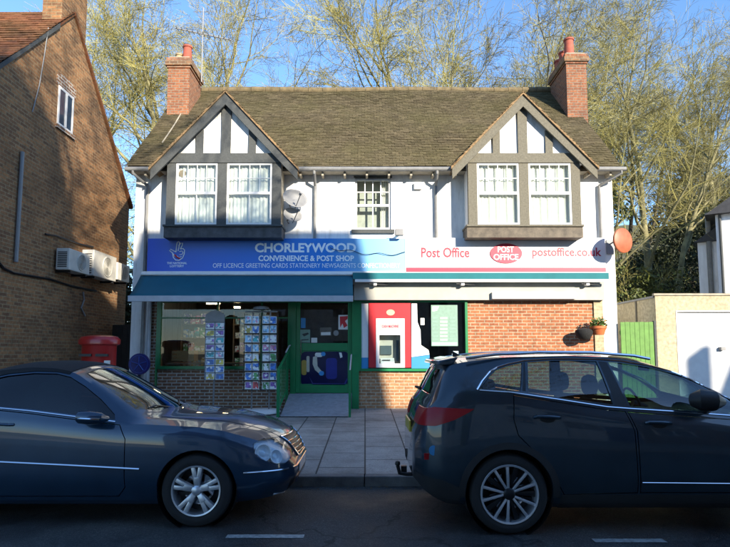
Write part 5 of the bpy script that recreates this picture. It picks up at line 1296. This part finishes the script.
def seat(car,u,y,w_,name='seat',head=True,z0=.38,zh=1.28):
    m=MB(); m.box(u-.02,u+.5,y-w_/2,y+w_/2,z0,z0+.16); so=m.build(name,M['seat'],car,local=True,bevel=.04,smooth=True)
    MB().hexa([(u-.02,y-w_/2,z0+.12),(u+.13,y-w_/2,z0+.12),(u+.13,y+w_/2,z0+.12),(u-.02,y+w_/2,z0+.12),(u-.22,y-w_/2*.85,zh-.2),(u-.12,y-w_/2*.85,zh-.2),(u-.12,y+w_/2*.85,zh-.2),(u-.22,y+w_/2*.85,zh-.2)]).build('seat_back',M['seat'],car,local=True,bevel=.04,smooth=True)
    if head:
        ys=[y] if w_<.8 else [y-.42,y+.42]
        for q in ys: MB().lathe([(.03,-.05),(.11,-.04),(.125,0),(.11,.04),(.03,.05)],(u-.17,q,zh-.07),'x',18,sx=1.05,sy=.85).build('headrest',M['seat'],car,local=True,smooth=True)

def build_car(T,L,loc,label,spec):
    car=empty('parked_car',loc,label,'car','cars parked along the kerb')
    org[car.name]=Vector((0,0,0))
    hme=hull(T,L); S=shell(hme,0,.028)
    body=S.copy()
    Rt,ax0,ax1,arch=spec['Rt'],spec['axles'][0],spec['axles'][1],spec['arch']
    trackw=spec['hw']
    for u in (ax0,ax1):
        for sgn in (-1,1):
            c=MB().lathe([(arch,sgn*.45),(arch,sgn*1.3)],(u,0,Rt+.01),'y',48); body=boolean(body,c,'DIFFERENCE')
            MB().lathe([(arch+.004,sgn*(trackw-.035)),(arch+.004,sgn*.50),(arch-.05,sgn*.49),(.01,sgn*.49)],(u,0,Rt+.01),'y',40,cap=False).build('wheel_arch_liner',M['black'],car,local=True,smooth=True)
    glass=shell(hme,-.010,.005)
    for nm,mat,poly in spec['windows']:
        body=boolean(body,sprism(poly),'DIFFERENCE')
        for m in split_y(boolean(glass.copy(),sprism(poly),'INTERSECT')): addmesh(m,'side_window',M[mat],car)
    for nm,mat,mb in spec['screens']:
        body=boolean(body,mb,'DIFFERENCE'); addmesh(boolean(glass.copy(),mb,'INTERSECT'),nm,M[mat],car)
    doors=[]
    def shrink(poly,d):
        cx=sum(p[0] for p in poly)/len(poly); cz=sum(p[1] for p in poly)/len(poly); out=[]
        n=len(poly); area=sum(poly[i][0]*poly[(i+1)%n][1]-poly[(i+1)%n][0]*poly[i][1] for i in range(n)); sg=1 if area>0 else -1
        for i in range(n):
            a=Vector(poly[i-1]);b=Vector(poly[i]);c=Vector(poly[(i+1)%n]); e1=(b-a).normalized(); e2=(c-b).normalized()
            n1=Vector((-e1.y,e1.x))*sg; n2=Vector((-e2.y,e2.x))*sg; nn=(n1+n2); nn=nn/max(nn.length_squared,.3)*2*d if nn.length>0 else n1*d
            q=b+nn*.5*1.0 if False else b+ (n1+n2).normalized()*d/max(.5,(n1+n2).normalized().dot(n1)); out.append((q.x,q.y))
        return out
    for k_,poly in enumerate(spec['doors']):
        body=boolean(body,sprism(poly),'DIFFERENCE')
        for m in split_y(boolean(S.copy(),sprism(shrink(poly,.008)),'INTERSECT')): doors.append(addmesh(m,'door',spec['paint'],car))
    for nm,mat,poly,off,thk,yr in spec['pieces']:
        base=shell(hme,off,thk)
        if off<=0: body=boolean(body,sprism(poly,*yr),'DIFFERENCE')
        r=boolean(base,sprism(poly,*yr),'INTERSECT')
        if yr[0]<-.2 and yr[1]>.2 and nm not in('soft_top',):
            for m in split_y(r): addmesh(m,nm,M[mat],car)
        else: addmesh(r,nm,M[mat],car)
    addmesh(body,'body',spec['paint'],car)
    for u in (ax0,ax1):
        for s in (-1,1): wheel(car,u,s*(trackw-spec['wd']/2-.012),Rt+.004,Rt,spec['Rr'],spec['wd'],spec['style'],s)
    # dark floor pan lining
    MB().box(.9,L-.9,-trackw+.12,trackw-.12,.27,.30).build('floor_pan',M['black'],car,local=True)
    return car,hme,doors
from mathutils.bvhtree import BVHTree
def on_surface(hme,u,z,side=-1,off=.0):
    bvh=on_surface.cache.get(hme.name)
    if bvh is None:
        bvh=BVHTree.FromPolygons([v.co.copy() for v in hme.vertices],[tuple(p.vertices) for p in hme.polygons]); on_surface.cache[hme.name]=bvh
    h=bvh.ray_cast(Vector((u,side*2,z)),Vector((0,-side,0)))
    if h[0] is None: return Vector((u,side*.5,z))
    return h[0]+h[1]*off*(1 if h[1].y*side>0 else -1)
on_surface.cache={}
def surf_tube(car,hme,pts,r,name,mat,side=-1,off=.002,n=8,sides=6):
    q=[]
    for i in range(len(pts)-1):
        for k_ in range(n): t=k_/n; q.append(on_surface(hme,pts[i][0]*(1-t)+pts[i+1][0]*t,pts[i][1]*(1-t)+pts[i+1][1]*t,side,off))
    q.append(on_surface(hme,pts[-1][0],pts[-1][1],side,off))
    return MB().tube(q,r,sides).build(name,M[mat],car,local=True,smooth=True)

# ---- right hand car : dark slate crossover, tail towards the gap
T1=dict(
 zb=[(0,.44),(.05,.38),(.15,.32),(.35,.25),(.9,.22),(3.4,.22),(4.0,.25),(4.3,.28),(4.45,.33)],
 wl=[(0,.52),(.08,.70),(.2,.80),(.5,.86),(3.8,.86),(4.2,.78),(4.45,.5)],
 zm=[(0,.62),(4.45,.55)],
 wm=[(0,.58),(.03,.68),(.09,.78),(.18,.85),(.3,.89),(.5,.912),(.9,.92),(3.3,.92),(3.8,.90),(4.1,.85),(4.3,.75),(4.4,.65),(4.45,.52)],
 zs=[(0,.74),(.03,.90),(.08,1.02),(.15,1.08),(.3,1.17),(.5,1.235),(.7,1.245),(1.0,1.22),(1.42,1.155),(1.84,1.09),(2.2,1.06),(2.9,1.01),(3.4,.98),(3.8,.94),(4.1,.86),(4.3,.75),(4.42,.64),(4.45,.6)],
 ws=[(0,.50),(.05,.64),(.12,.73),(.3,.80),(.6,.845),(1.0,.865),(2.8,.865),(3.4,.84),(3.8,.80),(4.1,.74),(4.3,.64),(4.45,.45)],
 zr=[(0,.76),(.03,.92),(.08,1.045),(.15,1.10),(.22,1.16),(.30,1.30),(.38,1.42),(.45,1.465),(.6,1.50),(1.0,1.545),(1.6,1.56),(2.0,1.545),(2.3,1.49),(2.58,1.395),(2.77,1.305),(3.05,1.15),(3.3,1.03),(3.5,1.0),(3.8,.965),(4.1,.895),(4.3,.79),(4.42,.67),(4.45,.62)],
 wr=[(0,.40),(.1,.62),(.22,.68),(.38,.62),(.6,.62),(1.0,.635),(2.0,.635),(2.4,.65),(3.0,.72),(3.3,.75),(3.5,.70),(3.9,.62),(4.3,.5),(4.45,.3)],
 zt=[(0,.78),(.03,.95),(.08,1.07),(.14,1.12),(.20,1.18),(.28,1.33),(.36,1.46),(.43,1.515),(.6,1.555),(1.0,1.59),(1.6,1.605),(2.0,1.595),(2.3,1.56),(2.6,1.47),(2.9,1.33),(3.2,1.17),(3.42,1.06),(3.6,1.035),(3.8,1.01),(4.1,.94),(4.3,.84),(4.42,.70),(4.45,.65)])
def rear_warp(u): return .13+u*(.37/.5) if u<.5 else u
T1={k:[(rear_warp(u),v) for u,v in t] for k,t in T1.items()}
quarter=[(.70,1.262),(.80,1.36),(.88,1.425),(1.0,1.465),(1.14,1.492),(1.07,1.245),(.99,1.243)]
rearw=[(1.19,1.497),(1.42,1.512),(1.84,1.508),(1.90,1.125),(1.42,1.185),(1.14,1.235)]
frontw=[(1.95,1.50),(2.06,1.493),(2.36,1.445),(2.66,1.362),(2.86,1.270),(3.08,1.135),(3.17,1.055),(2.95,1.045),(2.05,1.108)]
rd=[(1.0,1.215),(1.42,1.148),(1.84,1.083),(2.0,1.068),(2.06,.9),(2.07,.36),(1.42,.34),(1.33,.50),(1.18,.70),(1.02,.86),(.985,1.0)]
fd=[(2.015,1.066),(2.9,1.0),(3.16,.985),(3.19,.85),(3.16,.36),(2.085,.36),(2.075,.9)]
spec1=dict(Rt=.345,Rr=.258,wd=.225,axles=(.94,3.586),arch=.385,hw=.915,paint=M['paint_slate'],style='multi',
 windows=[('q','carglass',quarter),('r','carglass',rearw),('f','carglass',frontw)],
 screens=[('windscreen','carglass',MB().prism([(2.42,-.55),(2.75,-.59),(3.12,-.63),(3.32,-.45),(3.40,0),(3.32,.45),(3.12,.63),(2.75,.59),(2.42,.55),(2.36,0)],'z',1.0,1.8)),
          ('rear_window','darkglass',MB().prism([(-.52,1.19),(-.45,1.43),(.45,1.43),(.52,1.19)],'x',.0,.7))],
 doors=[rd,fd],
 pieces=[('pillar_trim','black',[(1.165,1.50),(1.117,1.24),(1.087,1.246),(1.15,1.495)],-.001,.02,(-1.3,1.3)),
         ('pillar_trim','black',[(1.855,1.508),(1.935,1.50),(2.03,1.112),(1.918,1.123)],-.001,.02,(-1.3,1.3)),
         ('tail_light','lampred',[(.10,.965),(.13,1.055),(.30,1.098),(.64,1.088),(.60,1.062),(.46,.99),(.30,.935),(.14,.925)],.007,.03,(-1.3,-.35)),
         ('tail_light','lampred',[(.10,.965),(.13,1.055),(.30,1.098),(.64,1.088),(.60,1.062),(.46,.99),(.30,.935),(.14,.925)],.007,.03,(.35,1.3)),
         ('arch_trim','cladding',arcpts(.94,.355,.445,-5,185,28)+arcpts(.94,.355,.386,185,-5,28),.006,.02,(-1.3,1.3)),
         ('sill_trim','cladding',[(1.38,.20),(1.40,.345),(3.14,.345),(3.16,.20)],.006,.02,(-1.3,1.3)),
         ('bumper_trim','cladding',[(.05,.40),(.05,.50),(.35,.47),(.52,.40),(.5,.20),(.1,.2)],.004,.02,(-1.3,1.3))])
YC1=4.93+.92; X01=.33
car1,h1,d1=build_car(T1,4.45,(X01,YC1,.006),'dark slate blue crossover car on the right, tail nearest the ramp, with five twin-spoke wheels'.replace(' with five twin-spoke wheels',' roof above waist high'),spec1)
car1['label']='dark slate blue tall hatchback parked on the right with its red tail light showing'
for s in (-1,1):
    surf_tube(car1,h1,[(.70,1.25),(.98,1.232),(1.2,1.20),(1.42,1.168),(1.84,1.104),(2.05,1.088),(2.5,1.06),(2.95,1.026),(3.2,1.022)],.008,'chrome_strip','chrome',s)
    surf_tube(car1,h1,[(.68,1.255),(.74,1.335),(.82,1.41),(.90,1.452),(1.0,1.482),(1.16,1.512),(1.42,1.53),(1.84,1.527),(2.06,1.512),(2.36,1.462),(2.66,1.38),(2.87,1.285),(3.08,1.16),(3.2,1.06)],.008,'chrome_strip','chrome',s)
    surf_tube(car1,h1,[(2.10,.455),(2.6,.45),(3.13,.445)],.005,'side_strip','chrome',s)
    q=[(.62,s*.655,1.535)]+[(u,s*.645,z) for u,z in ((.9,1.572),(1.3,1.592),(1.8,1.59),(2.2,1.56),(2.35,1.53))]
    MB().tube(q,.014,8).build('roof_rail',M['chrome'],car1,local=True,smooth=True)
    for (u,z,w_) in ((1.19,1.015,.19),(2.18,.965,.19)):
        p=on_surface(h1,u,z,s); dr=[d for d in d1 if (sum(v.co.y for v in d.data.vertices)*s>0)]
        dr=sorted(dr,key=lambda d: sum(v.co.x for v in d.data.vertices)/len(d.data.vertices))[0 if u<2 else -1]
        MB().tube([(u-.02,p.y+s*.003,z),(u,p.y+s*.032,z+.012),(u+w_/2,p.y+s*.04,z+.012),(u+w_,p.y+s*.03,z+.004),(u+w_+.02,p.y-s*.002,z-.004)],[.014,.016,.017,.016,.012],8).build('handle',M['paint_slate'],dr,local=True,smooth=True)
        MB().lathe([(.07,-.006),(.062,.004)],(u+.10,p.y+s*.001,z-.006),'y',20,sy=.55).build('handle_recess',M['black'],dr,local=True)
    # mirrors
    p=on_surface(h1,2.98,1.04,s)
    m_=MB(); m_.tube([(2.57,p.y+s*.08,1.17),(2.61,p.y+s*.14,1.175),(2.71,p.y+s*.16,1.17),(2.81,p.y+s*.14,1.155)],[.06,.095,.09,.03],12); mo=m_.build('door_mirror',M['black'],car1,local=True,smooth=True)
    MB().tube([(2.76,p.y-s*.02,1.06),(2.68,p.y+s*.10,1.10)],.03,8).build('mirror_arm',M['black'],mo,local=True)
# spoiler, aerial, wiper, rear plate, tow bar
MB().hexa([(.36,-.60,1.475),(.50,-.60,1.47),(.50,.60,1.47),(.36,.60,1.475),(.37,-.58,1.512),(.56,-.60,1.548),(.56,.60,1.548),(.37,.58,1.512)]).build('spoiler',M['paint_slate'],car1,local=True,bevel=.012,smooth=True)
MB().hexa([(.60,-.012,1.55),(.70,-.02,1.55),(.70,.02,1.55),(.60,.012,1.55),(.585,-.004,1.63),(.605,-.006,1.60),(.605,.006,1.60),(.585,.004,1.63)]).build('aerial_fin',M['black'],car1,local=True)
MB().tube([(.27,.1,1.20),(.20,-.05,1.235),(.23,-.25,1.24)],.012,6).build('rear_wiper',M['black'],car1,local=True)
MB().box(.112,.128,-.26,.26,.80,.91).build('number_plate',plain('yellow_plate',(.55,.42,.05),.4),car1,local=True)
p=on_surface(h1,.115,.70,-1); 
MB().lathe([(.040,-.003),(.040,.003)],(.28,on_surface(h1,.28,.72,-1).y-.003,.72),'y',18,sy=1.1).build('round_sticker',plain('sky_sticker',(.05,.25,.5),.4),car1,local=True)
pp=on_surface(h1,.24,.66,-1); MB().box(.20,.28,pp.y-.003,pp.y+.012,.635,.69).build('reflector',M['lampred'],car1,local=True)
MB().tube([(.35,0,.33),(.10,0,.33),(.03,0,.34),(.01,0,.42)],.02,8).build('tow_bar',M['black'],car1,local=True,smooth=True)
MB().lathe([(.005,.41),(.026,.425),(.028,.44),(.022,.46),(.005,.468)],(.01,0,0),'z',12).build('tow_ball',M['black'],car1,local=True,smooth=True)
MB().box(.05,.11,.06,.12,.33,.40).build('tow_socket',M['black'],car1,local=True)
seat(car1,1.05,0,1.25,'rear_seat',zh=1.30,z0=.42); seat(car1,2.05,-.38,.5,zh=1.34,z0=.42); seat(car1,2.05,.38,.5,zh=1.34,z0=.42)
MB().hexa([(2.72,-.74,.7),(3.3,-.74,.7),(3.3,.74,.7),(2.72,.74,.7),(2.80,-.74,1.0),(3.3,-.74,1.03),(3.3,.74,1.03),(2.80,.74,1.0)]).build('dashboard',M['black'],car1,local=True,bevel=.03,smooth=True)
def steering(car,u,y,z):
    m=MB(); pts=[(u-.05*math.sin(a),y+.18*math.cos(a),z+.17*math.sin(a)) for a in [2*math.pi*i/24 for i in range(25)]]; m.tube(pts,.014,8,cap=False)
    o=m.build('steering_wheel',M['black'],car,local=True,smooth=True); MB().tube([(u-.0,y,z),(u+.25,y,z-.1)],.05,10).build('steering_column',M['black'],o,local=True)
steering(car1,2.66,.38,1.02)
MB().box(2.60,2.63,-.10,.10,1.40,1.46).build('rear_view_mirror',M['black'],car1,local=True,bevel=.01)

# ---- left hand car : dark blue coupe with black fabric roof, nose towards the gap
T2=dict(
 zb=[(0,.34),(.1,.28),(.4,.22),(.9,.19),(3.6,.19),(4.1,.20),(4.4,.22),(4.56,.25),(4.64,.32)],
 wl=[(0,.5),(.2,.72),(.6,.80),(4.0,.80),(4.3,.74),(4.5,.62),(4.6,.5),(4.64,.38)],
 zm=[(0,.60),(4.0,.58),(4.64,.42)],
 wm=[(0,.55),(.05,.66),(.12,.74),(.4,.83),(1,.862),(2,.87),(3.6,.87),(4.0,.858),(4.2,.825),(4.35,.775),(4.5,.69),(4.58,.61),(4.62,.53),(4.64,.44)],
 zs=[(0,.64),(.05,.80),(.12,.87),(.4,.94),(1.0,1.0),(1.4,1.06),(1.88,1.075),(2.2,1.04),(2.72,.975),(3.03,.935),(3.3,.925),(3.77,.90),(4.0,.862),(4.2,.80),(4.35,.745),(4.5,.67),(4.58,.60),(4.62,.54),(4.64,.47)],
 ws=[(0,.46),(.1,.66),(.4,.77),(1,.81),(2,.822),(3,.82),(3.6,.815),(4.0,.79),(4.2,.745),(4.35,.69),(4.5,.60),(4.6,.49),(4.64,.38)],
 zr=[(0,.66),(.05,.83),(.12,.90),(.4,.97),(.9,1.02),(1.05,1.07),(1.25,1.22),(1.5,1.34),(1.75,1.41),(2.05,1.44),(2.3,1.43),(2.49,1.39),(2.8,1.20),(3.12,.99),(3.25,.965),(3.5,.955),(3.9,.915),(4.2,.845),(4.4,.77),(4.52,.70),(4.6,.61),(4.64,.50)],
 wr=[(0,.35),(.2,.6),(.9,.66),(1.1,.64),(1.5,.57),(2.0,.56),(2.49,.575),(2.8,.63),(3.12,.71),(3.3,.69),(3.9,.62),(4.3,.53),(4.55,.40),(4.64,.25)],
 zt=[(0,.68),(.05,.86),(.12,.93),(.4,1.0),(.9,1.04),(1.05,1.11),(1.25,1.29),(1.5,1.42),(1.8,1.485),(2.1,1.50),(2.35,1.485),(2.5,1.445),(2.75,1.325),(3.0,1.19),(3.2,1.075),(3.34,1.0),(3.5,.985),(3.8,.965),(4.0,.945),(4.3,.87),(4.48,.79),(4.57,.71),(4.62,.62),(4.64,.54)])
sw=[(1.36,1.10),(1.42,1.20),(1.60,1.305),(1.85,1.365),(2.1,1.39),(2.32,1.385),(2.46,1.352),(2.62,1.265),(2.80,1.145),(2.97,1.01),(2.99,.965),(2.72,1.0),(2.2,1.065),(1.88,1.09)]
dr2=[(1.72,1.062),(1.88,1.063),(2.2,1.03),(2.72,.963),(3.05,.925),(3.12,.80),(3.13,.36),(3.06,.27),(1.78,.27),(1.70,.5)]
hl=[(4.27,.735),(4.33,.765),(4.42,.757),(4.52,.685),(4.585,.62),(4.60,.565),(4.55,.53),(4.45,.545),(4.35,.60),(4.285,.66)]
spec2=dict(Rt=.325,Rr=.228,wd=.22,axles=(1.055,3.775),arch=.362,hw=.865,paint=M['paint_navy'],style='twin',
 windows=[('s','darkglass',sw)],
 screens=[('windscreen','carglass',MB().prism([(2.54,-.48),(2.8,-.53),(3.10,-.60),(3.26,-.42),(3.33,0),(3.26,.42),(3.10,.60),(2.8,.53),(2.54,.48),(2.52,0)],'z',.93,1.8))],
 doors=[dr2],
 pieces=[('headlight_reflector','bowl',hl,-.030,.004,(-1.3,-.32)),('headlight_reflector','bowl',hl,-.030,.004,(.32,1.3)),('headlight','lampclear',hl,-.001,.006,(-1.3,-.32)),('headlight','lampclear',hl,-.001,.006,(.32,1.3)),
         ('soft_top','softtop',[(1.0,1.075),(1.34,1.085),(1.355,1.13),(1.42,1.225),(1.6,1.325),(1.85,1.385),(2.1,1.408),(2.32,1.402),(2.44,1.38),(2.50,1.56),(1.6,1.56),(.98,1.2)],.006,.02,(-1.3,1.3)),
         ('tail_light','lampred',[(-.01,.66),(-.01,.84),(.20,.88),(.36,.86),(.30,.70),(.1,.66)],-.001,.02,(-1.3,-.4)),('tail_light','lampred',[(-.01,.66),(-.01,.84),(.20,.88),(.36,.86),(.30,.70),(.1,.66)],-.001,.02,(.4,1.3)),
         ])
YC2=5.13+.87; X02=-5.32
car2,h2,d2=build_car(T2,4.64,(X02,YC2,.006),'low dark blue convertible with a black fabric roof parked on the left, nose pointing right',spec2)
for s in (-1,1):
    surf_tube(car2,h2,[(1.36,1.083),(1.88,1.078),(2.2,1.048),(2.72,.983),(3.0,.948)],.009,'chrome_strip','chrome',s)
    surf_tube(car2,h2,[(.55,.60),(1.0,.605)],.010,'side_strip','chrome',s); surf_tube(car2,h2,[(1.50,.60),(1.9,.598),(2.6,.565),(3.26,.53)],.010,'side_strip','chrome',s)
    surf_tube(car2,h2,[(4.20,.485),(4.35,.485),(4.50,.482),(4.58,.48)],.009,'bumper_strip','chrome',s)
    dd=[d for d in d2 if sum(v.co.y for v in d.data.vertices)*s>0][0]
    p=on_surface(h2,1.95,.93,s); MB().tube([(1.83,p.y,.935),(1.86,p.y+s*.03,.94),(1.96,p.y+s*.038,.937),(2.06,p.y+s*.03,.93),(2.08,p.y,.928)],.014,8).build('handle',M['paint_navy'],dd,local=True,smooth=True)
    p=on_surface(h2,2.83,.97,s)
    m_=MB(); m_.tube([(2.72,p.y+s*.07,1.0),(2.75,p.y+s*.13,1.005),(2.83,p.y+s*.14,1.0),(2.92,p.y+s*.12,.995),(2.96,p.y+s*.06,.985)],[.04,.06,.062,.05,.02],12); mo=m_.build('door_mirror',M['paint_navy'],car2,local=True,smooth=True)
    MB().tube([(2.72,p.y+s*.165,1.0),(2.83,p.y+s*.20,.998),(2.93,p.y+s*.165,.99)],.012,8).build('mirror_strip',M['chrome'],mo,local=True,smooth=True)
    MB().tube([(2.86,p.y-s*.03,.955),(2.85,p.y+s*.08,.975)],.022,8).build('mirror_arm',M['black'],mo,local=True)
    # headlight bowls : a large and a small oval
    for (u,z,r_) in ((4.37,.655,.085),(4.485,.61,.07)):
        p=on_surface(h2,u,z,s); pn=on_surface(h2,u,z,s,-.014)
        d_=(on_surface(h2,u,z,s,.02)-p).normalized()
        rot=d_.to_track_quat('Z','Y').to_matrix().to_4x4(); c=Vector((pn.x,pn.y,pn.z))
        mm=Matrix.Translation(c)@rot
        b_=MB(); b_.lathe([(r_,-.012),(r_*.97,.003),(r_*.86,.003),(r_*.80,-.008),(r_*.6,-.016),(.005,-.020)],(0,0,0),'z',26,cap=False); b_.v=[tuple(mm@Vector(q)) for q in b_.v]; b_.build('headlight_bowl',M['bowl'],car2,local=True,smooth=True)
        b_=MB(); b_.lathe([(r_*.40,-.02),(r_*.38,-.006),(.005,.002)],(0,0,0),'z',20); b_.v=[tuple(mm@Vector(q)) for q in b_.v]; b_.build('headlight_bulb',M['lampclear'],car2,local=True,smooth=True)
# grille, lower intake
def front_pt(y,z):
    bvh=on_surface.cache[h2.name]; h=bvh.ray_cast(Vector((6,y,z)),Vector((-1,0,0))); return h[0] if h[0] else Vector((4.6,y,z))
def front_strip(z,y0,y1,r,name,mat,off=.006,zc=0):
    q=[]
    for i in range(13):
        y=y0+(y1-y0)*i/12; zz=z+zc*(1-(2*i/12-1)**2); p=front_pt(y,zz); q.append((p.x+off,p.y,p.z))
    MB().tube(q,r,6).build(name,M[mat],car2,local=True,smooth=True)
gm=[];gf=[]
for j,z in enumerate((.555,.60,.65,.70,.745)):
    hw_=.27+.10*(z-.555)/.19
    for i in range(11): y=-hw_+2*hw_*i/10; p=front_pt(y,z); gm.append((p.x+.004,y,z))
for j in range(4):
    for i in range(10): a=j*11+i; gf.append((a,a+1,a+12,a+11))
g_=MB().add(gm,gf).build('grille',M['black'],car2,local=True,smooth=True); s_=g_.modifiers.new('s','SOLIDIFY'); s_.thickness=.008
for z in (.58,.62,.66,.70): front_strip(z,-.28-.10*(z-.555)/.19,.28+.10*(z-.555)/.19,.008,'grille_bar','chrome',.012)
front_strip(.75,-.38,.38,.012,'grille_frame','chrome',.008); front_strip(.55,-.26,.26,.010,'grille_frame','chrome',.008)
for s in (-1,1):
    q=[];
    for i in range(7): z=.55+.2*i/6; y=s*(.265+.11*i/6); p=front_pt(y,z); q.append((p.x+.008,y,z))
    MB().tube(q,.011,6).build('grille_frame',M['chrome'],car2,local=True,smooth=True)
gm=[];gf=[]
for j,z in enumerate((.26,.30,.34,.38)):
    for i in range(15): y=-.50+1.0*i/14; p=front_pt(y,z); gm.append((p.x+.004,y,z))
for j in range(3):
    for i in range(14): a=j*15+i; gf.append((a,a+1,a+16,a+15))
g_=MB().add(gm,gf).build('air_intake',M['black'],car2,local=True,smooth=True); s_=g_.modifiers.new('s','SOLIDIFY'); s_.thickness=.008
front_strip(.245,-.62,.62,.010,'bumper_lip','alloy',.006); front_strip(.48,-.52,.52,.009,'bumper_strip','chrome',.004)
MB().box(4.645,4.655,-.26,.26,.385,.475).build('number_plate',M['paper'],car2,local=True)
for s in (-1,1): MB().tube([(3.28,s*.1,1.012),(3.20,s*.35,1.055),(3.12,s*.52,1.02)],.008,6).build('wiper',M['black'],car2,local=True)
surfq=[(3.30,y,0) for y in (-.5,-.25,0,.25,.5)]
for s in (-1,1):
    q=[]
    for i in range(15):
        u=3.35+1.12*i/14; y=s*(.60-.22*(i/14)**1.5); bvh=on_surface.cache[h2.name]; h=bvh.ray_cast(Vector((u,y,3)),Vector((0,0,-1))); q.append((h[0].x,h[0].y,h[0].z+.0005))
    MB().tube(q,.0035,5).build('bonnet_seam',M['black'],car2,local=True)
seat(car2,1.45,0,1.1,'rear_seat',head=False,z0=.35,zh=1.12); seat(car2,2.15,-.36,.48,z0=.30,zh=1.2); seat(car2,2.15,.36,.48,z0=.30,zh=1.2)
MB().hexa([(2.70,-.70,.6),(3.2,-.70,.6),(3.2,.70,.6),(2.70,.70,.6),(2.78,-.70,.90),(3.2,-.70,.93),(3.2,.70,.93),(2.78,.70,.90)]).build('dashboard',M['black'],car2,local=True,bevel=.03,smooth=True)
steering(car2,2.62,.36,.93)
MB().box(2.60,2.63,-.10,.10,1.27,1.32).build('rear_view_mirror',M['black'],car2,local=True,bevel=.01)
